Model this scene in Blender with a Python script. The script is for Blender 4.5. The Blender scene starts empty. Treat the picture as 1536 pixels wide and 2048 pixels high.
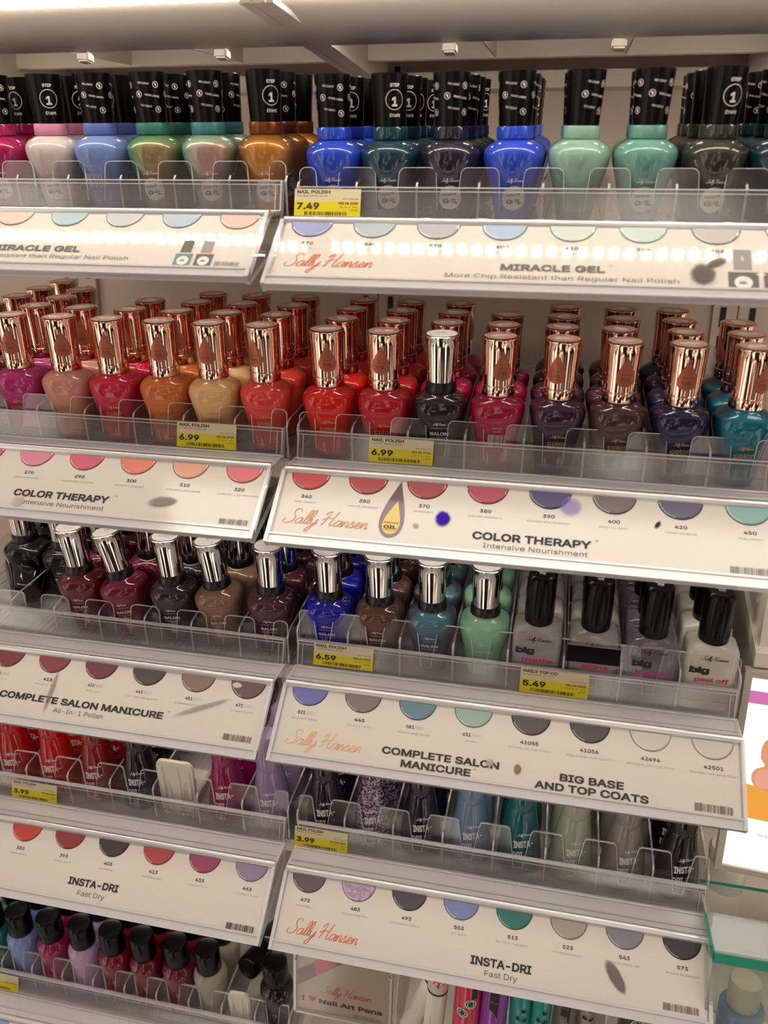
import bpy, bmesh, math, random, os
import mathutils, mathutils.geometry
from mathutils import Vector, Matrix, Euler
random.seed(7)
PI = math.pi
scn = bpy.context.scene
COL = scn.collection
TILT = math.radians(10)
P = 0.038                      # column pitch of the display trays (m)
GAP = 0.0074

# ------------------------------------------------------------------ materials
def srgb(h):
    if isinstance(h, (tuple, list)): v = [c / 255 for c in h]
    else: v = [int(h[i:i + 2], 16) / 255 for i in (0, 2, 4)]
    return tuple(c / 12.92 if c <= .04045 else ((c + .055) / 1.055) ** 2.4 for c in v) + (1,)

MATS = {}
def new_mat(name):
    m = bpy.data.materials.new(name); m.use_nodes = True
    nt = m.node_tree; nt.nodes.clear()
    out = nt.nodes.new('ShaderNodeOutputMaterial')
    return m, nt, out

def pbr(name, col, rough=.4, metal=0, coat=0, spec=.5, emit=0, noise=0, nscale=60, coat_rough=.03, bump=0, bscale=200):
    if name in MATS: return MATS[name]
    m, nt, out = new_mat(name)
    b = nt.nodes.new('ShaderNodeBsdfPrincipled')
    c = srgb(col) if not (isinstance(col, tuple) and len(col) == 4) else col
    b.inputs['Base Color'].default_value = c
    b.inputs['Roughness'].default_value = rough
    b.inputs['Metallic'].default_value = metal
    b.inputs['Coat Weight'].default_value = coat
    b.inputs['Coat Roughness'].default_value = coat_rough
    b.inputs['Specular IOR Level'].default_value = spec
    if emit:
        b.inputs['Emission Color'].default_value = c
        b.inputs['Emission Strength'].default_value = emit
    if noise:
        tc = nt.nodes.new('ShaderNodeTexCoord'); n = nt.nodes.new('ShaderNodeTexNoise')
        n.inputs['Scale'].default_value = nscale; n.inputs['Detail'].default_value = 4
        nt.links.new(tc.outputs['Object'], n.inputs['Vector'])
        mx = nt.nodes.new('ShaderNodeMix'); mx.data_type = 'RGBA'; mx.blend_type = 'MULTIPLY'
        mx.inputs['Factor'].default_value = noise
        mx.inputs['A'].default_value = c
        nt.links.new(n.outputs['Color'], mx.inputs['B'])
        bw = nt.nodes.new('ShaderNodeRGBToBW'); nt.links.new(n.outputs['Color'], bw.inputs[0])
        r = nt.nodes.new('ShaderNodeMapRange'); r.inputs['To Min'].default_value = .6; r.inputs['To Max'].default_value = 1.25
        nt.links.new(bw.outputs[0], r.inputs['Value']); nt.links.new(r.outputs[0], mx.inputs['B'])
        nt.links.new(mx.outputs['Result'], b.inputs['Base Color'])
    if bump:
        tc = nt.nodes.new('ShaderNodeTexCoord'); n = nt.nodes.new('ShaderNodeTexNoise')
        n.inputs['Scale'].default_value = bscale
        nt.links.new(tc.outputs['Object'], n.inputs['Vector'])
        bp = nt.nodes.new('ShaderNodeBump'); bp.inputs['Strength'].default_value = bump; bp.inputs['Distance'].default_value = .001
        nt.links.new(n.outputs['Fac'], bp.inputs['Height']); nt.links.new(bp.outputs['Normal'], b.inputs['Normal'])
    nt.links.new(b.outputs[0], out.inputs[0])
    MATS[name] = m; return m

def clear(name, tint=(1, 1, 1), haze=.05, hazecol=(.8, .76, .74), gloss=1.0, rough=.06, bump=0):
    """thin clear plastic: see-through, a fresnel reflection on the surface, a trace of haze"""
    if name in MATS: return MATS[name]
    m, nt, out = new_mat(name); N = nt.nodes.new; L = nt.links.new
    tr = N('ShaderNodeBsdfTransparent'); tr.inputs[0].default_value = (*tint, 1)
    df = N('ShaderNodeBsdfDiffuse'); df.inputs[0].default_value = (*hazecol, 1)
    gl = N('ShaderNodeBsdfGlossy'); gl.inputs['Roughness'].default_value = rough
    lw = N('ShaderNodeLayerWeight'); lw.inputs[0].default_value = .5
    pw = N('ShaderNodeMath'); pw.operation = 'POWER'; pw.inputs[1].default_value = 4
    L(lw.outputs['Facing'], pw.inputs[0])
    ma = N('ShaderNodeMath'); ma.operation = 'MULTIPLY_ADD'; ma.inputs[1].default_value = .8 * gloss; ma.inputs[2].default_value = .045 * gloss
    L(pw.outputs[0], ma.inputs[0])
    a = N('ShaderNodeMixShader'); a.inputs[0].default_value = haze; L(tr.outputs[0], a.inputs[1]); L(df.outputs[0], a.inputs[2])
    b = N('ShaderNodeMixShader'); L(ma.outputs[0], b.inputs[0]); L(a.outputs[0], b.inputs[1]); L(gl.outputs[0], b.inputs[2])
    if bump:
        n = N('ShaderNodeTexNoise'); n.inputs['Scale'].default_value = bump; tc = N('ShaderNodeTexCoord'); L(tc.outputs['Object'], n.inputs['Vector'])
        bp = N('ShaderNodeBump'); bp.inputs['Strength'].default_value = .6; bp.inputs['Distance'].default_value = .002
        L(n.outputs['Fac'], bp.inputs['Height']); L(bp.outputs[0], gl.inputs['Normal'])
    L(b.outputs[0], out.inputs[0]); MATS[name] = m; return m

def stain(name, col, amount=.8):
    """a smudge with soft edges of its own: opaque in the middle, gone at the rim"""
    if name in MATS: return MATS[name]
    m, nt, out = new_mat(name); N = nt.nodes.new; L = nt.links.new
    tc = N('ShaderNodeTexCoord'); mp = N('ShaderNodeMapping'); mp.inputs['Location'].default_value = (-1, -1, 0); mp.inputs['Scale'].default_value = (2, 2, 0)
    L(tc.outputs['Generated'], mp.inputs[0])
    ln = N('ShaderNodeVectorMath'); ln.operation = 'LENGTH'; L(mp.outputs[0], ln.inputs[0])
    nz = N('ShaderNodeTexNoise'); nz.inputs['Scale'].default_value = 3; L(tc.outputs['Generated'], nz.inputs['Vector'])
    ad = N('ShaderNodeMath'); ad.operation = 'MULTIPLY_ADD'; ad.inputs[1].default_value = .3; L(nz.outputs['Fac'], ad.inputs[0]); L(ln.outputs['Value'], ad.inputs[2])
    mr = N('ShaderNodeMapRange'); mr.inputs['From Min'].default_value = .78; mr.inputs['From Max'].default_value = 1.08
    mr.inputs['To Min'].default_value = amount; mr.inputs['To Max'].default_value = 0; L(ad.outputs[0], mr.inputs['Value'])
    df = N('ShaderNodeBsdfDiffuse'); df.inputs[0].default_value = srgb(col); tr = N('ShaderNodeBsdfTransparent')
    mx = N('ShaderNodeMixShader'); L(mr.outputs[0], mx.inputs[0]); L(tr.outputs[0], mx.inputs[1]); L(df.outputs[0], mx.inputs[2])
    L(mx.outputs[0], out.inputs[0]); MATS[name] = m; return m

def emis(name, col, k):
    m, nt, out = new_mat(name); e = nt.nodes.new('ShaderNodeEmission'); e.inputs[0].default_value = (*col, 1); e.inputs[1].default_value = k
    nt.links.new(e.outputs[0], out.inputs[0]); return m

def polish(name, col, kind='cream'):
    key = 'polish_' + name
    if key in MATS: return MATS[key]
    m, nt, out = new_mat(key); N = nt.nodes.new; L = nt.links.new
    b = N('ShaderNodeBsdfPrincipled'); c = srgb(col)
    b.inputs['Base Color'].default_value = c
    b.inputs['Roughness'].default_value = .45; b.inputs['Specular IOR Level'].default_value = .15
    b.inputs['Coat Weight'].default_value = 1; b.inputs['Coat Roughness'].default_value = .012
    if kind == 'shimmer':
        b.inputs['Metallic'].default_value = .3; b.inputs['Roughness'].default_value = .5
    if kind == 'duo':                        # two-tone pearl: the hue turns with the angle of view, as the pigment does
        b.inputs['Metallic'].default_value = .4; b.inputs['Roughness'].default_value = .45
        lw = N('ShaderNodeLayerWeight'); lw.inputs[0].default_value = .35
        r = N('ShaderNodeValToRGB'); e = r.color_ramp.elements
        e[0].position = .05; e[0].color = srgb(DUO[name][0]); e[1].position = .75; e[1].color = c
        e2 = r.color_ramp.elements.new(.35); e2.color = srgb(DUO[name][1])
        L(lw.outputs['Facing'], r.inputs[0]); L(r.outputs[0], b.inputs['Base Color'])
    if kind == 'glitter':
        tc = N('ShaderNodeTexCoord'); v = N('ShaderNodeTexVoronoi'); v.inputs['Scale'].default_value = 900
        L(tc.outputs['Object'], v.inputs['Vector'])
        r = N('ShaderNodeValToRGB'); e = r.color_ramp.elements
        e[0].position = .45; e[0].color = c; e[1].position = .8; e[1].color = srgb('cbb0cf')
        bw = N('ShaderNodeSeparateColor'); L(v.outputs['Color'], bw.inputs[0]); L(bw.outputs[0], r.inputs[0])
        L(r.outputs[0], b.inputs['Base Color']); b.inputs['Metallic'].default_value = .4
    if kind == 'sheer':
        b.inputs['Alpha'].default_value = .8
    L(b.outputs[0], out.inputs[0]); MATS[key] = m; return m

M_acr = clear('clear_acrylic', haze=.012, rough=.03)
M_edge = clear('acrylic_edge', tint=(.85, .82, .85), haze=.55, hazecol=(1, .97, .97), gloss=2.2, rough=.12)  # whitish haze paints in the light that clear edges catch
M_rail = clear('rail_acrylic', haze=.045, hazecol=(.8, .75, .73), rough=.08)
M_frost = clear('frosted_acrylic', haze=.55, hazecol=(1, .95, .95), gloss=2.6, rough=.10)
M_bead = clear('bead_acrylic', haze=.75, hazecol=(1, .98, .97), gloss=8, rough=.16)  # bead is clear plastic; its white haze paints the streak of light
M_film = clear('card_film', haze=.02, gloss=.6, rough=.05)
M_card = pbr('printed_card_white', (216, 207, 196), .5, coat=.8, coat_rough=.075)
M_black = pbr('glossy_black_cap', (6, 5, 5), .25, spec=.2)
M_neck = pbr('black_neck_ring', (12, 11, 12), .3)
M_rose = pbr('rose_gold_cap', (250, 208, 190), .07, metal=1)
M_chrome = pbr('chrome_cap', (226, 222, 218), .06, metal=1)
M_copper_print = pbr('copper_print', (176, 100, 76), .4, metal=.6)
M_ink = pbr('print_black', (42, 38, 36), .6)
M_gray = pbr('print_gray', (150, 143, 137), .6)
M_midgray = pbr('print_mid_gray', (96, 90, 86), .6)
M_orange = pbr('print_orange', (224, 110, 62), .6)
M_peach = pbr('print_peach', (240, 178, 138), .6)
M_white = pbr('print_white', (226, 222, 216), .5)
M_gold = pbr('print_gold', (214, 178, 120), .35, metal=.5)
M_pink = pbr('print_pink', (224, 40, 96), .5)
M_red = pbr('print_red', (214, 60, 56), .5)
M_yellow = pbr('label_yellow', (233, 212, 22), .5, coat=.3)
M_cream = pbr('label_cream', (224, 210, 172), .5, coat=.3)
M_shelf = pbr('shelf_white_metal', (226, 216, 202), .45, noise=.12, nscale=30)
M_wall = pbr('back_panel_paint', (206, 188, 174), .6, noise=.15, nscale=12)
M_slot = pbr('slot_dark', (40, 36, 32), .8)
M_plastic = pbr('white_plastic', (232, 226, 212), .3, coat=.3)
M_silver = pbr('silver_carton', (205, 203, 200), .22, metal=.9)
M_teal = pbr('teal_stripe', (28, 150, 124), .35)

# ------------------------------------------------------------------ mesh helpers
def obj(name, bm, mats, parent=None, smooth=False, label=None):
    me = bpy.data.meshes.new(name); bm.normal_update(); bm.to_mesh(me); bm.free()
    if not isinstance(mats, (list, tuple)): mats = [mats]
    for m in mats: me.materials.append(m)
    if smooth:
        for p in me.polygons: p.use_smooth = True
        me.set_sharp_from_angle(angle=math.radians(50))
    o = bpy.data.objects.new(name, me); COL.objects.link(o)
    if parent: o.parent = parent
    if label: o['label'] = label
    return o

def empty(name, loc=(0, 0, 0)):
    o = bpy.data.objects.new(name, None); o.empty_display_size = .01; COL.objects.link(o); o.location = loc; return o

def tag(o, label, cat, group=None):
    o['label'] = label; o['category'] = cat
    if group: o['group'] = group
    return o

def struct(o): o['kind'] = 'structure'; return o

def box(bm, x0, x1, y0, y1, z0, z1, mat=0, edge=None):
    """axis box; with edge set, the two largest faces take mat and the thin ones take edge"""
    v = [bm.verts.new(c) for c in ((x0, y0, z0), (x1, y0, z0), (x1, y1, z0), (x0, y1, z0), (x0, y0, z1), (x1, y0, z1), (x1, y1, z1), (x0, y1, z1))]
    d = (abs(x1 - x0), abs(y1 - y0), abs(z1 - z0)); thin = d.index(min(d))
    for f, ax in (((0, 3, 2, 1), 2), ((4, 5, 6, 7), 2), ((0, 1, 5, 4), 1), ((2, 3, 7, 6), 1), ((1, 2, 6, 5), 0), ((3, 0, 4, 7), 0)):
        fc = bm.faces.new([v[i] for i in f]); fc.material_index = mat if edge is None or ax == thin else edge

def prism(bm, pts, off, mat=0, edge=None):
    """closed outline pts (3D) pushed along off"""
    a = [bm.verts.new(p) for p in pts]; o = Vector(off)
    b = [bm.verts.new(Vector(p) + o) for p in pts]
    bm.faces.new(a[::-1]).material_index = mat; bm.faces.new(b).material_index = mat
    e = mat if edge is None else edge; n = len(pts)
    for i in range(n): bm.faces.new((a[i], a[(i + 1) % n], b[(i + 1) % n], b[i])).material_index = e

def loft(bm, rings, mat=0, cap0=True, cap1=True):
    rv = [[bm.verts.new(p) for p in r] for r in rings]; n = len(rv[0])
    for a, b in zip(rv, rv[1:]):
        for i in range(n): bm.faces.new((a[i], a[(i + 1) % n], b[(i + 1) % n], b[i])).material_index = mat
    if cap0: bm.faces.new(rv[0][::-1]).material_index = mat
    if cap1: bm.faces.new(rv[-1]).material_index = mat

def sq(theta, a, b, n):
    c, s = math.cos(theta), math.sin(theta)
    return (abs(c / a) ** n + abs(s / b) ** n) ** (-1 / n)

def profile(prof, z):
    if z <= prof[0][0]: return prof[0][1:]
    for p, q in zip(prof, prof[1:]):
        if z <= q[0]:
            t = (z - p[0]) / max(1e-9, q[0] - p[0]); return tuple(p[i] + (q[i] - p[i]) * t for i in range(1, 4))
    return prof[-1][1:]

def smoothprof(pr, k=4):
    """Catmull-Rom through (z, a, b, n)"""
    out = []
    for i in range(len(pr) - 1):
        p0 = pr[max(0, i - 1)]; p1 = pr[i]; p2 = pr[i + 1]; p3 = pr[min(len(pr) - 1, i + 2)]
        for j in range(k):
            t = j / k
            out.append(tuple(.5 * (2 * b + (c - a) * t + (2 * a - 5 * b + 4 * c - d) * t * t + (-a + 3 * b - 3 * c + d) * t ** 3) for a, b, c, d in zip(p0, p1, p2, p3)))
    out.append(pr[-1]); return out

def body_bm(prof, seg=40):
    bm = bmesh.new(); rings = []
    for z, a, b, n in prof:
        rings.append([(math.cos(t) * sq(t, a, b, n), math.sin(t) * sq(t, a, b, n), z) for t in (2 * PI * i / seg for i in range(seg))])
    loft(bm, rings); return bm

def lathe_bm(pts, seg=36, mat=0, bm=None):
    bm = bm or bmesh.new()
    loft(bm, [[(r * math.cos(2 * PI * i / seg), r * math.sin(2 * PI * i / seg), z) for i in range(seg)] for z, r in pts], mat); return bm

# ------------------------------------------------------------------ lettering
FONTS = {}
def font(which):
    if which not in FONTS:
        f = None
        if which == 'sans':
            try: f = bpy.data.fonts.load(os.path.join(bpy.utils.resource_path('LOCAL'), 'datafiles', 'fonts', 'Inter.woff2'))
            except Exception: f = None
        FONTS[which] = f
    return FONTS[which]

TXT = {}
GLY = {}
def _fill(loops, weight):
    """thicken the outlines by weight, triangulate, and keep what the outlines wind round"""
    out = []
    for l in loops:
        l = [p for i, p in enumerate(l) if math.dist(p, l[i - 1]) > 1e-5]; n = len(l); w_ = []
        for i in range(n):
            p0, p1, p2 = l[i - 1], l[i], l[(i + 1) % n]
            d1 = (p1[0] - p0[0], p1[1] - p0[1]); d2 = (p2[0] - p1[0], p2[1] - p1[1]); l1 = math.hypot(*d1) or 1; l2 = math.hypot(*d2) or 1
            nx, ny = d1[1] / l1 + d2[1] / l2, -d1[0] / l1 - d2[0] / l2; q = nx * nx + ny * ny
            k = 2 / q if q > .35 else 1.5
            w_.append((p1[0] + nx * k * weight, p1[1] + ny * k * weight))
        if n > 2: out.append(w_)
    vs = [Vector(p) for l in out for p in l]; ed = []; base = 0
    for l in out: ed += [(base + i, base + (i + 1) % len(l)) for i in range(len(l))]; base += len(l)
    r = mathutils.geometry.delaunay_2d_cdt(vs, ed, [], 0, 1e-6)
    V = [tuple(v) for v in r[0]]; F = []
    for f in r[2]:
        cx = sum(V[q][0] for q in f) / 3; cy = sum(V[q][1] for q in f) / 3; wn = 0
        for l in out:
            j = l[-1]
            for p in l:
                if (j[1] > cy) != (p[1] > cy):
                    x = j[0] + (cy - j[1]) * (p[0] - j[0]) / (p[1] - j[1])
                    if x > cx: wn += 1 if p[1] > j[1] else -1
                j = p
        if wn: F.append(tuple(f))
    return V, F
def text_geo(s, weight=0.0):
    """unit-size lettering as (verts, faces), cap height about .73"""
    k = (s, weight)
    if k in TXT: return TXT[k]
    c = bpy.data.curves.new('t', 'FONT'); f = font('sans')
    if f: c.font = f
    c.body = s; c.size = 1; c.resolution_u = 3; c.fill_mode = 'NONE'
    o = bpy.data.objects.new('t', c); m = o.to_mesh()
    co = [tuple(v.co[:2]) for v in m.vertices]; nb = {}
    for e in m.edges:
        a_, b_ = e.vertices; nb.setdefault(a_, []).append(b_); nb.setdefault(b_, []).append(a_)
    o.to_mesh_clear(); bpy.data.objects.remove(o); bpy.data.curves.remove(c)
    seen = set(); loops = []
    for v in nb:
        if v in seen: continue
        lp = [v]; seen.add(v); cur = v
        while True:
            nx = [q for q in sorted(nb[cur]) if q not in seen]
            if not nx: break
            cur = nx[0]; seen.add(cur); lp.append(cur)
        if len(lp) > 2: loops.append([co[q] for q in lp])
    if not loops: TXT[k] = ([], []); return TXT[k]
    ar = lambda l: sum(l[i - 1][0] * l[i][1] - l[i][0] * l[i - 1][1] for i in range(len(l))) / 2
    if ar(max(loops, key=lambda l: abs(ar(l)))) < 0: loops = [l[::-1] for l in loops]     # outer outlines anticlockwise
    loops.sort(key=lambda l: min(p[0] for p in l)); groups = []; right = -9
    for l in loops:
        if min(p[0] for p in l) < right - .002: groups[-1].append(l)
        else: groups.append([l])
        right = max(right, max(p[0] for p in l))
    vs, fs = [], []
    for g in groups:
        x0 = min(p[0] for l in g for p in l)
        rel = [[(p[0] - x0, p[1]) for p in l] for l in g]
        key = (weight, tuple(tuple((round(p[0], 3), round(p[1], 3)) for p in l) for l in rel))
        if key not in GLY: GLY[key] = _fill(rel, weight)
        V, F = GLY[key]; base = len(vs); vs += [(x + x0, y) for x, y in V]; fs += [tuple(base + q for q in f) for f in F]
    TXT[k] = (vs, fs); return TXT[k]

LET = {
 'S': (1.5, [[(1.5, 1.95), (1.35, 2.3), (.95, 2.4), (.6, 2.1), (.7, 1.6), (1.1, 1.15), (1.2, .55), (.8, .05), (.15, 0), (-.25, .35), (-.05, .7)]]),
 'a': (1.12, [[(.85, .85), (.5, 1), (.12, .65), (.12, .15), (.42, 0), (.75, .35), (.92, .95), (.85, .3), (1.0, .02), (1.25, .25)]]),
 'l': (.55, [[(0, .15), (.35, .9), (.58, 1.9), (.42, 2.35), (.22, 1.9), (.18, .7), (.3, .05), (.58, .2)]]),
 'y': (1.05, [[(-.02, .3), (.05, .95), (.1, .3), (.35, .02), (.65, .4), (.85, .95), (.7, .0), (.4, -.95), (.05, -1.15), (-.02, -.75), (.5, -.1), (1.1, .3)]]),
 'H': (1.85, [[(-.1, 1.75), (.3, 2.35), (.52, 2.2), (.42, 1), (.2, 0)], [(1.55, 2.4), (1.35, 1.2), (1.28, .25), (1.5, 0), (1.85, .25)], [(-.1, .9), (.5, 1.25), (1.45, 1.2)]]),
 'n': (1.0, [[(-.1, .4), (.12, .95), (.15, .02)], [(.15, .02), (.3, .7), (.6, .97), (.75, .75), (.7, .2), (.82, 0), (1.08, .25)]]),
 's': (.85, [[(-.05, .2), (.42, 1.1), (.45, .75), (.65, .3), (.45, 0), (.12, .08)], [(.45, 0), (.9, .25)]]),
 'e': (.88, [[(0, .2), (.45, .5), (.6, .82), (.38, 1), (.12, .65), (.2, .1), (.52, 0), (.92, .28)]]),
 ' ': (.55, [])}
def crom(p, k=4):
    out = []
    for i in range(len(p) - 1):
        a = p[max(0, i - 1)]; b = p[i]; c = p[i + 1]; d = p[min(len(p) - 1, i + 2)]
        for j in range(k):
            t = j / k
            out.append(tuple(.5 * (2 * b[q] + (c[q] - a[q]) * t + (2 * a[q] - 5 * b[q] + 4 * c[q] - d[q]) * t * t + (-a[q] + 3 * b[q] - 3 * c[q] + d[q]) * t ** 3) for q in (0, 1)))
    out.append(p[-1]); return out

SCRIPT = None
def script_geo(w=.15, k=4):
    """the flowing brand signature, drawn stroke by stroke"""
    vs, fs = [], []; x = 0
    for ch in 'Sally Hansen':
        adv, strokes = LET[ch]
        for s in strokes:
            pts = [(x + a + b * .42, b) for a, b in crom(s, k)]
            base = len(vs)
            for i, p in enumerate(pts):
                q0 = pts[max(0, i - 1)]; q1 = pts[min(len(pts) - 1, i + 1)]
                dx, dy = q1[0] - q0[0], q1[1] - q0[1]; L = math.hypot(dx, dy) or 1
                ww = w * (.55 + .45 * abs(dy) / L) / 2
                vs += [(p[0] - dy / L * ww, p[1] + dx / L * ww), (p[0] + dy / L * ww, p[1] - dx / L * ww)]
            for i in range(len(pts) - 1): fs.append((base + 2 * i, base + 2 * i + 1, base + 2 * i + 3, base + 2 * i + 2))
        x += adv
    return vs, fs

def bounds(vs):
    xs = [v[0] for v in vs]; ys = [v[1] for v in vs]; return min(xs), max(xs), min(ys), max(ys)

class Ink:
    """collects flat printing in (u, v) and lays it on any surface through a mapping"""
    def __init__(s): s.items = []
    def text(s, t, u, v, cap, width=None, weight=0., align='c', mat=0, rot=0, shear=0):
        vs, fs = text_geo(t, weight)
        if not vs: return
        x0, x1, _, _ = bounds(vs); ky = cap / .727; kx = ky if width is None else width / (x1 - x0)
        ox = {'c': (x0 + x1) / 2, 'l': x0, 'r': x1}[align]
        pts = [((a - ox) * kx + b * ky * shear, b * ky) for a, b in vs]
        c, sn = math.cos(rot), math.sin(rot)
        s.items.append(([(u + a * c - b * sn, v + a * sn + b * c) for a, b in pts], fs, mat))
    def script(s, u, v, width, mat=0, w=.15, k=4, rot=0):
        vs, fs = script_geo(w, k); x0, x1, _, _ = bounds(vs); kk = width / (x1 - x0)
        c, sn = math.cos(rot), math.sin(rot)
        s.items.append(([(u + ((a - x0) * kk - width / 2) * c - b * kk * sn, v + ((a - x0) * kk - width / 2) * sn + b * kk * c) for a, b in vs], fs, mat))
    def poly(s, pts, mat=0): s.items.append((list(pts), [tuple(range(len(pts)))], mat))
    def grid(s, u0, u1, v0, v1, mat=0, n=6):
        vs = []; fs = []
        for i in range(n + 1): vs += [(u0 + (u1 - u0) * i / n, v0), (u0 + (u1 - u0) * i / n, v1)]
        for i in range(n): fs.append((2 * i, 2 * i + 2, 2 * i + 3, 2 * i + 1))
        s.items.append((vs, fs, mat))
    def disc(s, u, v, r, mat=0, n=28, ry=None):
        ry = ry or r; vs = [(u, v)]; fs = []
        for k in (.5, 1): vs += [(u + r * k * math.cos(2 * PI * i / n), v + ry * k * math.sin(2 * PI * i / n)) for i in range(n)]
        for i in range(n):
            j = (i + 1) % n; fs.append((0, 1 + i, 1 + j)); fs.append((1 + i, 1 + n + i, 1 + n + j, 1 + j))
        s.items.append((vs, fs, mat))
    def ring(s, u, v, r0, r1, mat=0, n=24):
        vs = [(u + r * math.cos(2 * PI * i / n), v + r * math.sin(2 * PI * i / n)) for r in (r0, r1) for i in range(n)]
        s.items.append((vs, [(i, n + i, n + (i + 1) % n, (i + 1) % n) for i in range(n)], mat))
    def bars(s, u0, u1, v0, v1, mat=0, seed=1, n=34, rag=.12):
        rr = random.Random(seed); x = u0; step = (u1 - u0) / n
        while x < u1 - step * .3:
            w = step * rr.choice((.35, .35, .6, .95)); dv = (v1 - v0) * rr.uniform(0, rag)
            s.items.append(([(x, v0 + dv), (x + w, v0 + dv), (x + w, v1), (x, v1)], [(0, 1, 2, 3)], mat)); x += w + step * rr.choice((.35, .5, .9))
    def split(s, cuts):
        """one Ink per named span of items"""
        out = []
        for name, a, b in cuts:
            k = Ink(); k.items = s.items[a:b]
            if k.items: out.append((name, k))
        return out
    def to(s, fn, bm=None, lift=0.0):
        bm = bm or bmesh.new()
        for k, (vs, fs, m) in enumerate(s.items):
            w = [bm.verts.new(fn(a, b, lift + min(k, 90) * 1.6e-6)) for a, b in vs]
            for f in fs:
                try: bm.faces.new([w[i] for i in f]).material_index = m
                except ValueError: pass
        return bm

def wrap(prof, yaw=0.):
    """(u, v) -> a point on a bottle's surface, u along the curve from the front, v height"""
    def fn(u, v, l):
        a, b, n = profile(prof, v)
        t = -PI / 2 + yaw + u / max(a, b, 1e-4)
        r = sq(t, a, b, n) + .00012 + l
        return (r * math.cos(t), r * math.sin(t), v)
    return fn
def wrap_flat(y):
    return lambda u, v, l: (u, -y - .00012 - l, v)

# ------------------------------------------------------------------ bottle parts (built once per kind, mesh data shared)
PROF = {
 'gel': smoothprof([(0, .0062, .0062, 2), (.0010, .0086, .0086, 2), (.005, .0102, .0102, 2), (.014, .0122, .0122, 2), (.0245, .0147, .0147, 2), (.0325, .0171, .0171, 2), (.0385, .0183, .0183, 2), (.0425, .0178, .0178, 2), (.0455, .0154, .0154, 2), (.0473, .0122, .0122, 2), (.0485, .0098, .0098, 2)]),
 'salon': smoothprof([(0, .0088, .0080, 2.6), (.0012, .0110, .0100, 3), (.007, .0121, .0110, 3), (.016, .0132, .0120, 3), (.026, .0149, .0134, 3.1), (.0355, .0170, .0151, 3.1), (.0410, .0178, .0158, 2.9), (.0447, .0168, .0150, 2.6), (.0472, .0137, .0130, 2.2), (.0488, .0108, .0108, 2), (.0502, .0096, .0096, 2)]),
 'big': [(0, .0150, .0110, 8), (.0008, .0160, .0118, 8), (.002, .0165, .0122, 8), (.043, .0167, .0124, 8), (.0465, .0163, .0121, 6), (.0485, .0150, .0112, 4), (.0500, .0115, .0100, 2.5), (.0512, .0085, .0085, 2), (.053, .0080, .0080, 2)],
 'dri': smoothprof([(0, .0135, .0125, 2.4), (.0015, .0160, .0145, 2.5), (.007, .0164, .0148, 2.5), (.020, .0153, .0141, 2.4), (.036, .0131, .0123, 2.2), (.048, .0112, .0108, 2), (.0555, .0101, .0101, 2), (.0570, .0096, .0096, 2)]),
 'mini': smoothprof([(0, .0095, .0095, 2), (.0012, .0116, .0116, 2), (.010, .0126, .0126, 2), (.032, .0138, .0138, 2), (.0450, .0146, .0146, 2), (.0515, .0134, .0134, 2), (.0560, .0098, .0098, 2)]),
}

def fin(bm, name, mats, smooth=True):
    me = bpy.data.meshes.new(name); bm.normal_update(); bm.to_mesh(me); bm.free()
    for m in mats: me.materials.append(m)
    if smooth:
        for p in me.polygons: p.use_smooth = True
        me.set_sharp_from_angle(angle=math.radians(50))
    return me

PART = {}
def part(key, build):
    if key not in PART: PART[key] = build()
    return PART[key]

def icon(ink, u, v, r):            # crossed-out lamp mark: circle, bulb and slash
    ink.ring(u, v, r * .82, r, n=20); ink.disc(u, v + r * .15, r * .34, n=10)
    ink.poly([(u - r * .15, v - r * .5), (u + r * .15, v - r * .5), (u + r * .15, v - r * .1), (u - r * .15, v - r * .1)])
    ink.poly([(u - r * .6, v + r * .5), (u - r * .5, v + r * .62), (u + r * .6, v - r * .5), (u + r * .5, v - r * .62)])

CAPPROF = [(.0558, .0098, .0098, 2), (.0840, .0112, .0112, 2)]
def cap_print(style):
    ink = Ink()
    if style == 'step':
        ink.text('STEP', 0, .0775, .0024, weight=.028); ink.ring(0, .0705, .0052, .0056); ink.text('1', 0, .0672, .0066, weight=.03); ink.text('ÉTAPE', .0003, .0612, .0022, weight=.028)
    else:
        for u in (-.0155, .0035, .0225):
            ink.text('NO LIGHT', u - .0035, .0778, .0015, rot=-.12, weight=.015); icon(ink, u + .0040, .0775, .0019)
            icon(ink, u - .0072, .0722, .0019); ink.text('SANS LAMPE', u + .0010, .0708, .0015, rot=-.16, weight=.015)
            ink.text('NO LIGHT', u - .0032, .0650, .0015, rot=-.16, weight=.015); icon(ink, u + .0040, .0634, .0019)
    return fin(ink.to(wrap(CAPPROF)), 'cap_lettering', [pbr('cap_print_gray', (190, 184, 180), .5)], False)

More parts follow.
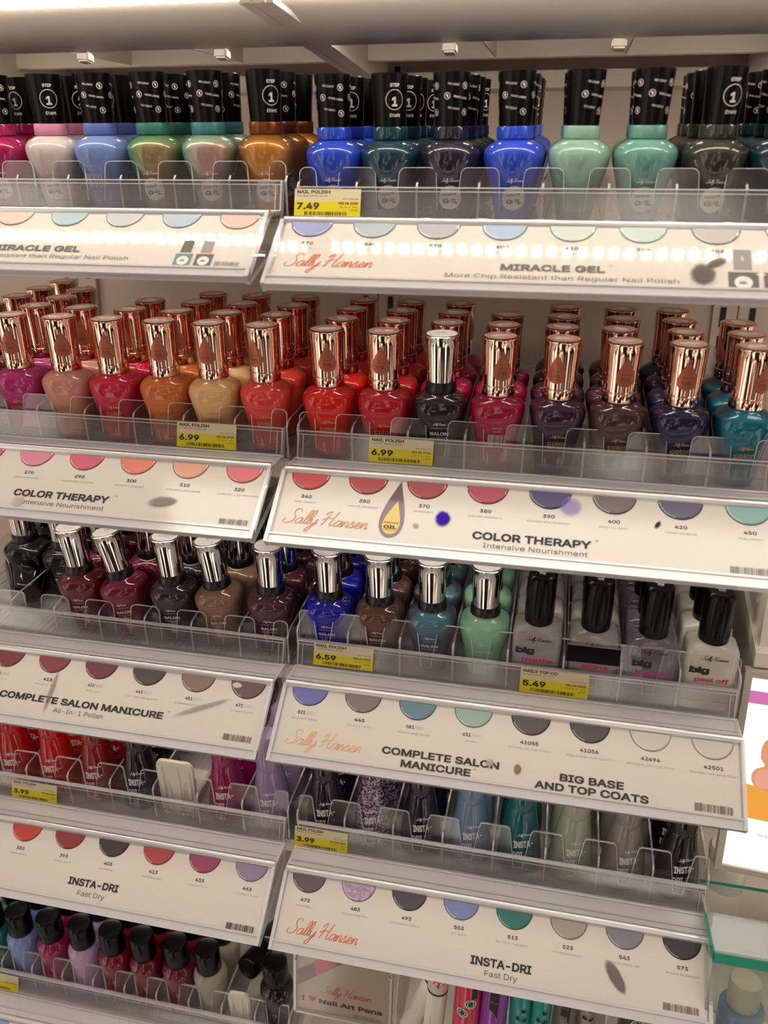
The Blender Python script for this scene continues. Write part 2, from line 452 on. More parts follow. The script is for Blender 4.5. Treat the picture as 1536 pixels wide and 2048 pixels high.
def kind_parts(kind, col):
    """[(name, mesh, material or None, parent index or None)]; first is the body"""
    if kind == 'gel':
        b = part('gel_b', lambda: fin(body_bm(PROF['gel']), 'body', [None]))
        c = part('gel_c', lambda: fin(lathe_bm([(.0556, .0090), (.0558, .0098), (.0840, .0112), (.0847, .0112), (.0851, .0107), (.0849, .0098), (.0847, .001)]), 'cap', [M_black]))
        k = part('gel_k', lambda: fin(lathe_bm([(.0484, .0092), (.0486, .0104), (.0492, .0108), (.0550, .0108), (.0557, .0105), (.0557, .0090)]), 'collar', [None]))
        return b, c, k
    if kind == 'therapy' or kind == 'salon':
        b = part('sal_b', lambda: fin(body_bm(PROF['salon']), 'body', [None]))
        if kind == 'therapy':
            c = part('th_c', lambda: fin(lathe_bm([(.0498, .0094), (.0500, .0105), (.0504, .0107), (.0558, .0105), (.0562, .0110), (.0566, .0110), (.0570, .0104), (.0640, .0105), (.0720, .0107), (.0800, .0111), (.0858, .0115), (.0864, .0118), (.0870, .0117), (.0873, .0110), (.0870, .0104), (.0872, .0098), (.0874, .001)]), 'cap', [M_rose]))
            return b, c, None
        c = part('sa_c', lambda: fin(lathe_bm([(.0566, .0086), (.0568, .0094), (.0630, .0096), (.0710, .0099), (.0800, .0105), (.0852, .0111), (.0862, .0117), (.0869, .0117), (.0873, .0112), (.0873, .001)]), 'cap', [M_chrome]))
        k = part('sa_k', lambda: fin(lathe_bm([(.0498, .0094), (.0500, .0106), (.0506, .0107), (.0558, .0102), (.0568, .0096), (.0569, .0084)]), 'neck_ring', [M_neck]))
        return b, c, k
    if kind == 'big':
        b = part('big_b', lambda: fin(body_bm(PROF['big'], 56), 'body', [None]))
        c = part('big_c', lambda: fin(lathe_bm([(.0500, .0086), (.0502, .0094), (.0510, .0097), (.062, .0101), (.072, .0101), (.0835, .0094), (.0862, .0088), (.0874, .0074), (.0872, .0064), (.0873, .001)]), 'cap', [M_black]))
        return b, c, None
    if kind == 'dri':
        b = part('dri_b', lambda: fin(body_bm(PROF['dri']), 'body', [None]))
        c = part('dri_c', lambda: fin(lathe_bm([(.0570, .0092), (.0572, .0100), (.0578, .0102), (.0660, .0100), (.0800, .0092), (.0868, .0084), (.0880, .0076), (.0884, .004), (.0885, .001)]), 'cap', [None]))
        return b, c, None
    b = part('min_b', lambda: fin(body_bm(PROF['mini']), 'body', [None]))
    c = part('min_c', lambda: fin(lathe_bm([(.0555, .0094), (.0557, .0106), (.0563, .0109), (.0680, .0108), (.0780, .0106), (.0800, .0102), (.0806, .0096), (.0802, .0090), (.0801, .001)]), 'cap', [M_black]))
    return b, c, None

def body_print(kind, variant):
    ink = Ink()
    if kind == 'gel' and variant == 'front':
        ink.disc(0, .0160, .0071, mat=0); ink.script(0, .0253, .0110, mat=0, w=.3, k=2)
        ink.text('miracle', -.0004, .0174, .0018, width=.0085, mat=1, weight=.02, rot=.12)
        ink.text('GEL', .0004, .0128, .0034, width=.0098, mat=1, weight=.045)
        return fin(ink.to(wrap(PROF['gel'])), 'front_label', [M_white, M_ink], False)
    if variant == 'back':
        ink.text('NAIL COLOR', 0, .0300, .0012, mat=0, rot=0); ink.text('DIRECTIONS', 0, .0275, .0010); ink.bars(-.0060, .0060, .0165, .0255, n=22)
        ink.text('0 74170 42', 0, .0140, .0012)
        return fin(ink.to(wrap(PROF['gel' if kind == 'gel' else 'salon'])), 'back_label', [M_white], False)
    if kind == 'therapy':
        ink.script(.0006, .0262, .0100, w=.36, k=2); ink.text('color', .0002, .0208, .0042, width=.0122, weight=.01); ink.text('THERAPY', .0002, .0180, .0014, width=.0120)
        return fin(ink.to(wrap(PROF['salon'])), 'front_label', [M_gold], False)
    if kind == 'salon':
        ink.script(0, .0300, .0090, w=.36, k=2); ink.text('COMPLETE', 0, .0272, .0011, width=.0115)
        ink.text('SALON', 0, .0226, .0030, width=.0130, weight=.045); ink.text('MANICURE', 0, .0202, .0014, width=.0120)
        return fin(ink.to(wrap(PROF['salon'])), 'front_label', [pbr('print_silver', (226, 222, 220), .45, metal=.1)], False)
    if kind == 'dri':
        ink.script(.001, .0362, .0120, w=.34, k=2, rot=.10); ink.text('INSTA-', .0005, .0262, .0074, width=.0150, weight=.035, rot=.09)
        ink.text('DRI', -.0036, .0166, .0074, width=.0082, weight=.035, rot=.09)
        ink.text('NAIL COLOR', .0045, .0212, .0011, width=.0062, rot=.09); ink.text('FAST DRY', .0045, .0188, .0011, width=.0062, rot=.09)
        return fin(ink.to(wrap(PROF['dri'])), 'front_label', [pbr('print_silver', (226, 222, 220), .45, metal=.1)], False)
    if kind == 'big':
        a, b_, m_ = {'matte': ('matte', 'top coat', 0), 'shiny': ('shiny', 'top coat', 0), 'kwik': ('kwik dry', 'top coat', 0), 'peel': ('peel off', 'base coat', 0)}[variant]
        ink.script(.001, .0410, .0170, mat=0, w=.22, k=3); ink.text('big', -.0075 if variant != 'kwik' else -.0062, .0308, .0058, width=.0128, mat=0, weight=.06)
        ink.text(a, .0012 if variant != 'shiny' else .002, .0240, .0042, width=.0215 if variant != 'shiny' else .0180, mat=1, weight=.025)
        ink.text(b_, .0012, .0180, .0038, width=.0215, mat=0, weight=.0)
        return fin(ink.to(wrap_flat(.0124)), 'front_label', [M_ink, M_pink], False)

def drop_pts(w, h, n=24):
    out = []
    for i in range(n):
        t = 2 * PI * i / n
        out.append((w * math.sin(t) * math.sin(t / 2) ** 1.6, h * (.5 * math.cos(t) + .0)))
    return out

def drop_print():
    ink = Ink(); pts = drop_pts(.0088, .0200)
    ink.poly([(a, b + .0665) for a, b in pts][::-1], 0)
    ink2 = [ink.items.pop()]
    # cut the drop into thin slabs so it follows the round cap
    vs, fs = [], []; n = 14
    half = [(abs(a), b) for a, b in pts[:13]]
    for i in range(n + 1):
        y = .01 - .02 * i / n
        w = 0
        for (a0, b0), (a1, b1) in zip(half, half[1:]):
            if (b0 - y) * (b1 - y) <= 0 and abs(b0 - b1) > 1e-9: w = a0 + (a1 - a0) * (b0 - y) / (b0 - b1)
        vs += [(-w + 2 * w * j / 4, .0705 + y) for j in range(5)]
    for i in range(n):
        for j in range(4): fs.append((i * 5 + j, i * 5 + j + 1, i * 5 + j + 6, i * 5 + j + 5))
    ink.items.append((vs, fs, 0))
    ink.text('ARGAN', 0, .0683, .0011, width=.0060, mat=1); ink.text('OIL', 0, .0647, .0029, width=.0062, mat=1, weight=.01); ink.text('FORMULA', 0, .0631, .0009, width=.0060, mat=1)
    pr = [(.0570, .0105, .0105, 2), (.0720, .0108, .0108, 2), (.0800, .0112, .0112, 2), (.0858, .0116, .0116, 2)]
    return fin(ink.to(wrap(pr)), 'drop_emblem', [M_copper_print, pbr('emblem_dark', (92, 52, 40), .4, metal=.3)], False)

def top_print():
    ink = Ink(); ink.disc(0, .001, .0100, 1, 24); ink.text('LOT', 0, .0050, .0013); ink.text('421', 0, .0022, .0026, weight=.028); ink.grid(-.006, .006, .0010, .0012); ink.text('NAIL COLOR', 0, -.0018, .0012)
    return fin(ink.to(lambda u, v, l: (u, v - .001, .08735 + l)), 'top_sticker', [M_ink, pbr('sticker_silver', (214, 210, 206), .42, metal=.35)], False)
def top_big():
    ink = Ink(); ink.text('BIG COAT', 0, .0016, .0014, weight=.02); ink.text('41055', 0, -.0004, .0014, weight=.02); ink.text('13.3 ML', 0, -.0022, .0011)
    return fin(ink.to(lambda u, v, l: (u, v, .0875 + l)), 'top_print', [M_white], False)
def top_foil():
    ink = Ink(); ink.disc(0, 0, .0102, 2, 24); ink.disc(0, 0, .0062, n=20, ry=.0036); ink.text('SH', 0, -.001, .002, mat=1)
    return fin(ink.to(lambda u, v, l: (u, v, .0875 + l)), 'top_emblem', [pbr('foil_pale', (244, 226, 216), .25, metal=.6), M_copper_print, pbr('foil_rose', (226, 178, 160), .34, metal=.75)], False)

CNAME = {}
def bottle(kind, color, mat, x, y, z, yaw=0, roll=0, pitch=None, variant='front', capyaw=0, capstyle='lamp', tiltang=TILT, collar=None, rich=True, scale=1.0):
    root = empty('nail_polish_bottle'); root.rotation_mode = 'ZYX'
    root.location = (x, y, z); root.rotation_euler = (tiltang if pitch is None else pitch, roll, yaw)
    if scale != 1: root.scale = (scale,) * 3
    b, c, k = kind_parts(kind, mat)
    def link(name, me, m, parent, rz=0):
        o = bpy.data.objects.new(name, me); COL.objects.link(o); o.parent = parent
        if m is not None:
            o.material_slots[0].link = 'OBJECT'; o.material_slots[0].material = m
        if rz: o.rotation_euler.z = rz
        return o
    bo = link('body', b, mat, root)
    co = link('cap', c, mat if kind == 'dri' else None, root, capyaw)
    if k:
        if kind == 'gel': link('collar', k, collar or mat, root)
        else: link('neck_ring', k, None, root)
    if kind == 'gel':
        link('cap_lettering', part('gcp_' + capstyle, lambda: cap_print(capstyle)), None, co)
    if rich:
        if kind == 'therapy':
            link('drop_emblem', part('drop', drop_print), None, co)
        if kind == 'therapy': link('top_emblem', part('tope', top_foil), None, co)
        if kind == 'big': link('top_print', part('topb', top_big), None, co, -capyaw)
        if kind == 'salon': link('top_sticker', part('tops', top_print), None, co, -capyaw)
    if variant and kind != 'mini':
        vk = kind if variant != 'back' or kind == 'gel' else 'therapy'
        link('back_label' if variant == 'back' else 'front_label', part('bp_' + vk + variant, lambda: body_print(vk, variant)), None, bo)
    return root

# ------------------------------------------------------------------ trays
SW_A = Vector((-.0327, -.0351)); SW_B = Vector((-.0700, -.0720)); SL = (SW_B - SW_A).length; SD = (SW_B - SW_A) / SL; SN = Vector((SD.y, -SD.x))   # slope direction, outward normal
if SN.y < 0: SN = -SN
def slope(v, n=0.0):               # v metres down the sloping sign, n metres off it -> (Y, Z)
    q = SW_A + SD * v + SN * n; return q.x, q.y

def round_tab(x0, x1, zt, zb, r, flare):
    pts = [(x0 - flare, zb)]
    for i in range(6): a = PI - (PI / 2) * i / 5; pts.append((x0 + r + r * math.cos(a), zt - r + r * math.sin(a)))
    for i in range(6): a = PI / 2 - (PI / 2) * i / 5; pts.append((x1 - r + r * math.cos(a), zt - r + r * math.sin(a)))
    pts.append((x1 + flare, zb)); return pts

def tray(name, ox, oz, side, n, pitch, zt, tall, label, depth=.275, flip=1):
    """ox: X of the left end of the tray, oz: height of its reference edge"""
    t = empty(name, (ox, 0, oz)); tag(t, label, 'display tray', 'clear acrylic trays along the shelves')
    W = n * pitch; ct, st = math.cos(TILT), math.sin(TILT)
    def fl(y, h=0): return (y * ct - h * st, -.034 + y * st + h * ct)      # point on the tilted floor, h above it
    # floor: clear sheet with low glide ridges
    bm = bmesh.new()
    def slab(x0, x1, y0, y1, h0, h1, m=0, e=1):
        a = [fl(y0, h0), fl(y1, h0), fl(y1, h1), fl(y0, h1)]
        pts = [(x0, *q) for q in a]; prism(bm, pts, (x1 - x0, 0, 0), m, e)
    slab(0, W, .001, depth, -.0025, -.0006)
    for i in range(n):
        for k in (.22, .36, .5, .64, .78): slab((i + k) * pitch - .0006, (i + k) * pitch + .0006, .003, depth - .005, -.0006, -.0001, 0, 0)
    obj('tray_floor', bm, [M_frost, M_edge], t)
    for i in range(n + 1):
        bm = bmesh.new(); x = i * pitch + (0 if 0 < i < n else (-.0002 if i == n else .0002))
        H = .029 if not tall else .035
        w = .0014
        a = [fl(.0016, 0), fl(depth - .004, 0), fl(depth - .004, H * .9), fl(.012, H * .9), fl(.0045, H - .004), fl(.0016, H - .007)]
        prism(bm, [(x - w / 2, *q) for q in a], (w, 0, 0), 0, 1)
        obj('divider', bm, [M_acr, M_edge], t)
    # rounded finger tabs at the front, one astride each divider
    bm = bmesh.new(); box(bm, 0, W, 0, .0014, -.036, -.0245, 0, 1); obj('front_wall', bm, [M_acr, M_edge], t)
    hw = .0118 * pitch / P * (1 if not tall else .98); r = .0042 if not tall else .0030; fla = .0014 if not tall else .0046
    if pitch < .034: hw *= .98; r = .0022; fla = .003
    for i in range(n + 1):
        x0, x1 = i * pitch - hw, i * pitch + hw
        if i == 0: x0 = .0006
        if i == n: x1 = W - .0006
        bm = bmesh.new(); pts = round_tab(x0, x1, zt, -.0245, r, 0 if i in (0, n) else fla)
        if i == 0: pts[-1] = (x1 + fla, -.0245)
        if i == n: pts[0] = (x0 - fla, -.0245)
        cx_ = (x0 + x1) / 2; cz_ = (zt - .0245) / 2; rim = .00042  # rim in the edge tone paints light caught by rounded edges
        inn = []
        for a, b in pts:
            sx_ = 1 - rim / max(1e-4, abs(x1 - x0) / 2); inn.append((cx_ + (a - cx_) * sx_, b if b < -.024 else b - rim * (1 if b > zt - r - 1e-6 else 1)))
        vo = [bm.verts.new((a, 0, b)) for a, b in pts]; vi = [bm.verts.new((a, -.0001, b)) for a, b in inn]; vb = [bm.verts.new((a, .0014, b)) for a, b in pts]; n_ = len(pts)
        for q in range(n_):
            q2 = (q + 1) % n_
            if q < n_ - 1: bm.faces.new((vo[q], vi[q], vi[q2], vo[q2])).material_index = 1
            bm.faces.new((vo[q2], vb[q2], vb[q], vo[q])).material_index = 1
        bm.faces.new(vi); bm.faces.new(vb[::-1])
        obj('finger_tab', bm, [M_acr, M_edge], t)
    # price rail
    bm = bmesh.new()
    y0, z0, y1, z1 = -.0053, -.0124, -.0080, -.0308
    for k, d in ((0, 0), (1, .0026)):
        prism(bm, [(.0010, y0 + d, z0 - k * .0012), (W - .0010, y0 + d, z0 - k * .0012), (W - .0010, y1 + d, z1), (.0010, y1 + d, z1)], (0, .0009, 0), 0, 1)
    box(bm, .0010, W - .0010, y0 - .0003, y0 + .0036, z0 - .0002, z0 + .0006, 1)
    box(bm, .0010, W - .0010, y0 - .0004, y0 - .0001, z0 - .0023, z0 - .0018, 1)
    box(bm, .0010, W - .0010, y1 - .0006, y1 - .0002, z1 + .0004, z1 + .0011, 1)
    for xx in (.0016, W - .0024): prism(bm, [(xx, y0 - .0004, z0), (xx + .0009, y0 - .0004, z0), (xx + .0009, y1 - .0004, z1), (xx, y1 - .0004, z1)], (0, .0044, 0), 1)
    for xx in (.0052, W - .0058): prism(bm, [(xx, y0 - .0004, z0 - .0022), (xx + .0005, y0 - .0004, z0 - .0022), (xx + .0005, y1 - .0004, z1), (xx, y1 - .0004, z1)], (0, .0005, 0), 1)
    obj('price_rail', bm, [M_rail, M_edge], t)
    # ledge with its rounded front bead
    bm = bmesh.new()
    prism(bm, [(.0012, -.0080, -.0308), (.0012, -.0325, -.0345), (.0012, -.0325, -.0361), (.0012, -.0080, -.0324)], (W - .0024, 0, 0), 0, 1)
    def bead(cy, cz, r, m):
        ring = lambda x: [(x, cy + r * math.cos(2 * PI * i / 14), cz + r * math.sin(2 * PI * i / 14)) for i in range(14)]
        loft(bm, [ring(.0012), ring(W - .0012)], m)
    bead(-.0298, -.0338, .0028, 2); bead(-.0210, -.0325, .0008, 1); bead(-.0095, -.0309, .0011, 1)
    o = obj('ledge', bm, [M_frost, M_edge, M_bead], t, smooth=True)
    # sign holder: backing lip, clear cover, side cheeks and bottom lip
    bm = bmesh.new()
    def sl(x0, x1, v0, v1, n0, n1, m=0, e=1):
        a = [slope(v0, n0), slope(v1, n0), slope(v1, n1), slope(v0, n1)]
        prism(bm, [(x0, *q) for q in a], (x1 - x0, 0, 0), m, e)
    sl(.0002, W - .0002, -.002, SL, -.0022, -.0012)
    obj('sign_backing', bm, [M_frost, M_edge], t)
    bm = bmesh.new(); sl(.0002, W - .0002, .0466, SL, -.0012, .0016, 0, 1); sl(.0002, W - .0002, .0452, .0466, -.0003, .0024, 1, 1); sl(.0002, W - .0002, SL - .0016, SL, -.003, .0022, 1, 1)
    obj('bottom_lip', bm, [M_frost, M_edge], t)
    for x0, x1 in ((.0000, .0024), (W - .0024, W)):
        bm = bmesh.new()
        a = [(-.0085, -.0300), slope(0, .0028), slope(SL, .0028), slope(SL, -.004), (-.020, -.052), (-.0085, -.046)]
        prism(bm, [(x0, *q) for q in a], (x1 - x0, 0, 0), 0, 1)
        obj('side_cheek', bm, [M_acr, M_edge], t)
    return t

def sign(tr, W, n, pitch, label, swatches, build, seed=0):
    """the printed card lying in a tray's sloping holder. swatches: [(column, colour, number, number2, name)]"""
    ox, oz = tr.location.x, tr.location.z
    c = empty('sign_card', (ox, *[a + b for a, b in zip(slope(.02), (0, oz))])); tag(c, label, 'sign', 'printed shade cards along the shelf fronts')
    off = slope(.02)
    def mp(u, v, l): y, z = slope(v, l); return (u, y - off[0], z - off[1])
    bm = bmesh.new(); prism(bm, [mp(.0030, -.0005, -.0010), mp(W - .0030, -.0005, -.0010), mp(W - .0030, .0512, -.0010), mp(.0030, .0512, -.0010)], Vector((0, SN.x, SN.y)) * .0006)
    obj('card_sheet', bm, [M_card], c)
    for col, hexc, num, num2, name in swatches:
        if not hexc: continue
        cx = (col + .5) * pitch + .0003; cy = -.0012; R = .0130 * min(1, pitch / P * 1.0); N = 40
        bm = bmesh.new()
        def cut(r, l, ex=1.0):
            a0 = math.asin(min(1, -cy / r)); pts = []
            for i in range(N + 1):
                a = a0 + (PI - 2 * a0) * i / N
                pts.append(mp(cx + r * math.cos(a), max(0, cy + r * math.sin(a) * ex), l))
            return pts
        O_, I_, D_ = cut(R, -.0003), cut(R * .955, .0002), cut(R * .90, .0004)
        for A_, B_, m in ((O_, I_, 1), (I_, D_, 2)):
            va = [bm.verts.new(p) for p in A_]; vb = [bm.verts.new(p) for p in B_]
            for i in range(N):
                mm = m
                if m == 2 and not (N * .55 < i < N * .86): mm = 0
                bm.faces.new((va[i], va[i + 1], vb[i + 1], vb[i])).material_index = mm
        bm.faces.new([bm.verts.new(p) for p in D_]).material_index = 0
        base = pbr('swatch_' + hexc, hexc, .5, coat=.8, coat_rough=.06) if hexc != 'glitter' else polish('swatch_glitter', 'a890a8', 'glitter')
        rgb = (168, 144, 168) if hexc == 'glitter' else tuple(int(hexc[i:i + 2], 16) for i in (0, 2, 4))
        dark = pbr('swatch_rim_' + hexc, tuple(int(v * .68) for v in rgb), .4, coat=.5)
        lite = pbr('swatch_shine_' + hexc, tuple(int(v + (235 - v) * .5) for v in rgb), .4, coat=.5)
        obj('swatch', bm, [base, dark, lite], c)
    ink = CardInk()
    for col, hexc, num, num2, name in swatches:
        cx = (col + .5) * pitch + .0006; k = min(1, pitch / P)
        if num2:
            ink.text(num, cx - .0004, .0177, .0030 * k, align='r', weight=.018); ink.text('|' + num2, cx + .0002, .0177, .0030 * k, align='l', weight=-.01, mat=1)
        elif num: ink.text(num, cx, .0178, .0031 * k, width=.00235 * len(num) * k, weight=.018, mat=0)
        if name: ink.text(name, cx, .0214, .0017 * k, width=min(.0285, .00150 * len(name)) * k, weight=-.004, mat=1)
        if ink.items:
            obj('shade_caption', ink.to(lambda u, v, l: mp(u, v, l - .00025)), [M_ink, M_gray], c); ink.items = []
    kinds = []
    def rec(fn, nm):
        def g(*a, **k):
            n0 = len(ink.items); fn(*a, **k); kinds.extend([nm] * (len(ink.items) - n0))
        return g
    for f_, nm in (('text', 'lettering'), ('script', 'script_logo'), ('bars', 'barcode'), ('poly', 'picture'), ('disc', 'picture'), ('grid', 'picture')): setattr(ink, f_, rec(getattr(ink, f_), nm))
    ink.kinds = kinds
    mats = build(ink) or [M_ink, M_gray, M_orange, M_midgray]
    kinds += ['picture'] * (len(ink.items) - len(kinds))
    for nm in ('picture', 'script_logo', 'lettering', 'barcode'):
        q = Ink(); q.items = [it for it, kk in zip(ink.items, kinds) if kk == nm]
        if nm == 'lettering':
            for it in q.items:
                q1 = Ink(); q1.items = [it]; obj(nm, q1.to(lambda u, v, l: mp(u, v, l - .00010)), mats, c)
        elif q.items: obj(nm, q.to(lambda u, v, l: mp(u, v, l - .00025 + (.00015 if nm != 'picture' else 0))), mats, c)
    return c, mp

# card coordinates run downward, so lettering is turned over about its baseline
class CardInk(Ink):
    def text(s, t, u, v, cap, **k):
        n0 = len(s.items); Ink.text(s, t, u, 0, cap, **k)
        for i in range(n0, len(s.items)):
            vs, fs, m = s.items[i]; s.items[i] = ([(a, v - b) for a, b in vs], [f[::-1] for f in fs], m)
    def script(s, u, v, width, **k):
        n0 = len(s.items); Ink.script(s, u, 0, width, **k)
        for i in range(n0, len(s.items)):
            vs, fs, m = s.items[i]; s.items[i] = ([(a, v - b) for a, b in vs], [f[::-1] for f in fs], m)


def smudge(card, mp, u, v, ru, rv, mat, name='smudge', rot=0, label=None):
    bm = bmesh.new(); n = 24; vs = []
    c, s = math.cos(rot), math.sin(rot)
    # built flat about its own centre so the soft rim follows the patch
    pts = [(ru * math.cos(2 * PI * i / n), rv * math.sin(2 * PI * i / n)) for i in range(n)]
    bm.faces.new([bm.verts.new((a, b, 0)) for a, b in pts])
    o = obj(name, bm, [mat], card, label=label)
    X = Vector(mp(u + c * .001, v + s * .001, 0)) - Vector(mp(u, v, 0)); X.normalize()
    Z = Vector((0, SN.x, SN.y)); Y = Z.cross(X)
    Mx = Matrix((X, Y, Z)).transposed().to_4x4(); Mx.translation = Vector(mp(u, v, .0006)); o.matrix_local = Mx
    return o

ROWZ = {1: 0, 2: -.1538, 3: -.3077, 4: -.462, 5: -.6695}
LOFF = {1: .0035, 2: .0008, 3: -.0011, 4: .0007, 5: 0}
ORD = ['frontmost', 'second from front', 'third from front', 'fourth from front', 'fifth from front', 'sixth from front', 'seventh from front']
NUM = ['first', 'second', 'third', 'fourth', 'fifth', 'sixth', 'seventh', 'eighth', 'ninth', 'tenth']
SHELF = {1: 'top shelf', 2: 'second shelf', 3: 'third shelf', 4: 'fourth shelf', 5: 'bottom shelf'}
# tab heights: short tabs end at 0, tall ones stand 9.6 mm higher above the same price rail
TR = {}
for row in (1, 2, 3, 4, 5):
    sides = ('L', 'R') if row < 5 else ('L',)
    for s in sides:
        tall = row >= 4 or (row == 3 and s == 'R')
        n, pit = (8, P) if row < 5 else (10, P * .8)
        ox = 0 if s == 'R' else -GAP - n * pit
        zz = ROWZ[row] + (LOFF[row] if s == 'L' else 0)
        TR[(row, s)] = tray('acrylic_display_tray', ox, zz, s, n, pit, .0096 if tall else 0, tall,
            'clear acrylic bottle tray with finger tabs, %s, %s of the seam' % (SHELF[row], 'left' if s == 'L' else 'right'))

# ------------------------------------------------------------------ the printed shade cards
def logo(ink, u0, u1, v, mat=2): ink.script((u0 + u1) / 2, v, u1 - u0, mat=mat, w=.14)
W8 = 8 * P
def L_(x): return W8 + x       # measured from the tray's right end
def b1R(k):
    logo(k, .0090, .0618, .0355)
    k.text('MIRACLE GEL', .1620, .0345, .0062, width=.0560, weight=.028, mat=3); k.text('TM', .1930, .0300, .0015, mat=1)
    k.text('More Chip Resistant than Regular Nail Polish', .1660, .0410, .0044, width=.1240, weight=-.004, mat=3)
    for x in (.2600, .2775):
        k.grid(x - .0075, x + .0075, .0315, .0450, mat=3); k.grid(x - .0045, x + .0045, .0150, .0300, mat=1); k.disc(x, .0390, .0045, mat=4); k.text('GEL', x, .0400, .0022, mat=3, weight=.03)
    k.text('1', .2600, .0230, .0035, mat=4, weight=.03); k.text('2', .2775, .0230, .0035, mat=4, weight=.03)
    k.grid(.2665, .2710, .0325, .0335, mat=4, n=1); k.grid(.26825, .26925, .0307, .0352, mat=4, n=1)
    return [M_ink, M_gray, M_orange, M_midgray, M_white]
def b1L(k):
    k.text('MIRACLE GEL', L_(-.1450), .0335, .0062, width=.0620, weight=.028, mat=3)
    k.text('More Chip Resistant than Regular Nail Polish', L_(-.1420), .0395, .0044, width=.1240, weight=-.004, mat=3)
    for x, m in ((L_(-.0450), 2), (L_(-.0320), 3)):
        k.grid(x - .0055, x + .0055, .0330, .0430, mat=m); k.grid(x - .0034, x + .0034, .0220, .0320, mat=3 if m == 2 else 1); k.disc(x, .0385, .0036, mat=4); k.text('GEL', x, .0392, .0017, mat=3, weight=.03)
    k.bars(L_(-.0245), L_(-.0090), .0385, .0425, mat=1)
    return [M_ink, M_gray, pbr('print_bottle_teal', (92, 130, 138), .5), M_midgray, M_white]
def b2R(k):
    logo(k, .0080, .0630, .0365, mat=4)
    k.text('COLOR THERAPY', .1625, .0362, .0066, width=.0700, weight=.028); k.text('TM', .2000, .0312, .0015)
    k.text('Intensive Nourishment', .1650, .0418, .0045, width=.0610, weight=-.004, mat=3)
    k.bars(.2740, .2965, .0390, .0435, mat=1)
    # the argan-oil drop: purple drop, yellow heart, lettering
    def drop(w, h, v0, m):
        pts = drop_pts(w, h, 40)
        vs = [(.0768 + a + (.0022 * ((.5 * h + b) / h) ** 2), v0 - b) for a, b in pts]
        k.items.append((vs, [tuple(range(len(vs)))], m)); k.kinds.append('picture')
    drop(.0112, .0420, .0200, 5); drop(.0078, .0245, .0262, 6)
    k.text('ARGAN', .0768, .0310, .0016, width=.0090); k.text('OIL', .0768, .0345, .0030, width=.0082, weight=.028); k.text('FORMULA', .0768, .0358, .0009, width=.0088)
    return [M_ink, M_gray, M_orange, M_midgray, M_peach, pbr('print_drop_purple', (96, 52, 74), .4, coat=.5), pbr('print_drop_yellow', (228, 188, 44), .4, coat=.5)]
def b2L(k):
    k.text('COLOR THERAPY', L_(-.1400), .0350, .0066, width=.0700, weight=.028); k.text('TM', L_(-.1010), .0302, .0015)
    k.text('Intensive Nourishment', L_(-.1370), .0410, .0045, width=.0610, weight=-.004, mat=3)
    k.bars(L_(-.0257), L_(-.0064), .0385, .0425, mat=1)
def b3R(k):
    logo(k, .0095, .0625, .0385, mat=4)
    k.text('COMPLETE SALON', .1150, .0362, .0060, width=.0775, weight=.028); k.text('MANICURE', .1130, .0432, .0060, width=.0460, weight=.028); k.text('TM', .1385, .0390, .0013)
    k.text('BIG BASE', .2120, .0378, .0060, width=.0395, weight=.028); k.text('AND TOP COATS', .2118, .0442, .0060, width=.0700, weight=.028)
    k.bars(.2740, .2965, .0390, .0440, mat=3)
    return [M_ink, M_gray, M_orange, M_midgray, M_peach]
def b3L(k):
    k.text('COMPLETE SALON MANICURE', L_(-.1390), .0335, .0062, width=.1290, weight=.028); k.text('TM', L_(-.0710), .0285, .0015)
    k.text('All-In-1 Polish', L_(-.1380), .0395, .0045, width=.0390, weight=-.004, mat=3)
    k.bars(L_(-.0273), L_(-.0067), .0370, .0415, mat=3)
def b4R(k):
    logo(k, .0100, .0635, .0395)
    k.text('INSTA-DRI', .1650, .0372, .0068, width=.0420, weight=.028); k.text('Fast Dry', .1657, .0434, .0050, width=.0225, weight=-.004, mat=3)
    k.bars(.2730, .2960, .0385, .0430, mat=3)
def b4L(k):
    k.text('INSTA-DRI', L_(-.1390), .0350, .0066, width=.0420, weight=.028); k.text('Fast Dry', L_(-.1385), .0418, .0050, width=.0225, weight=-.004, mat=3)
    k.bars(L_(-.0280), L_(-.0063), .0405, .0450, mat=0)
def b5L(k): k.text('XTREME WEAR', L_(-.1390), .0350, .0066, width=.0560, weight=.028)

S1R = [(0, '8f97c4', '570', '', 'DENIM'), (1, 'a2b0b6', '580', '', 'MIDNIGHT'), (2, 'a9a9b0', '590', '', 'INDIGO'), (3, 'a3b6d0', '600', '', 'BLUES'), (4, 'c3d0c4', '610', '', 'MINT'), (5, 'bccdca', '709', '', 'SEA'), (6, 'b4b0a8', '703', '', 'SHADOW'), (7, '98a4a8', '', '', '')]  # swatch colours, here and below, are desaturated with the glare on the cards
S1L = [(1, 'c06090', '', '', ''), (2, 'd8cfc6', '', '', ''), (3, 'dcbcae', '', '', ''), (4, '9fbcc0', '', '', ''), (5, 'b9bcbe', '', '', ''), (6, 'a5bac6', '', '', ''), (7, 'd8b2a2', '', '', '')]
S2R = [(0, 'bf3a3c', '340', '', 'RED-IANCE'), (1, 'a8383a', '350', '', 'HAUTE SPRINGS'), (2, '9c363e', '370', '', "UNWINE'D"), (3, 'a83a50', '380', '', 'OHM MY MAGENTA'), (4, '3a3462', '390', '', 'SLICKS AND STONES'), (5, '6a605e', '400', '', 'EXOTIC ACAI'), (6, '56546c', '420', '', 'GOOD AS BLUE'), (7, '80aeac', '450', '', 'TEAL GOOD')]
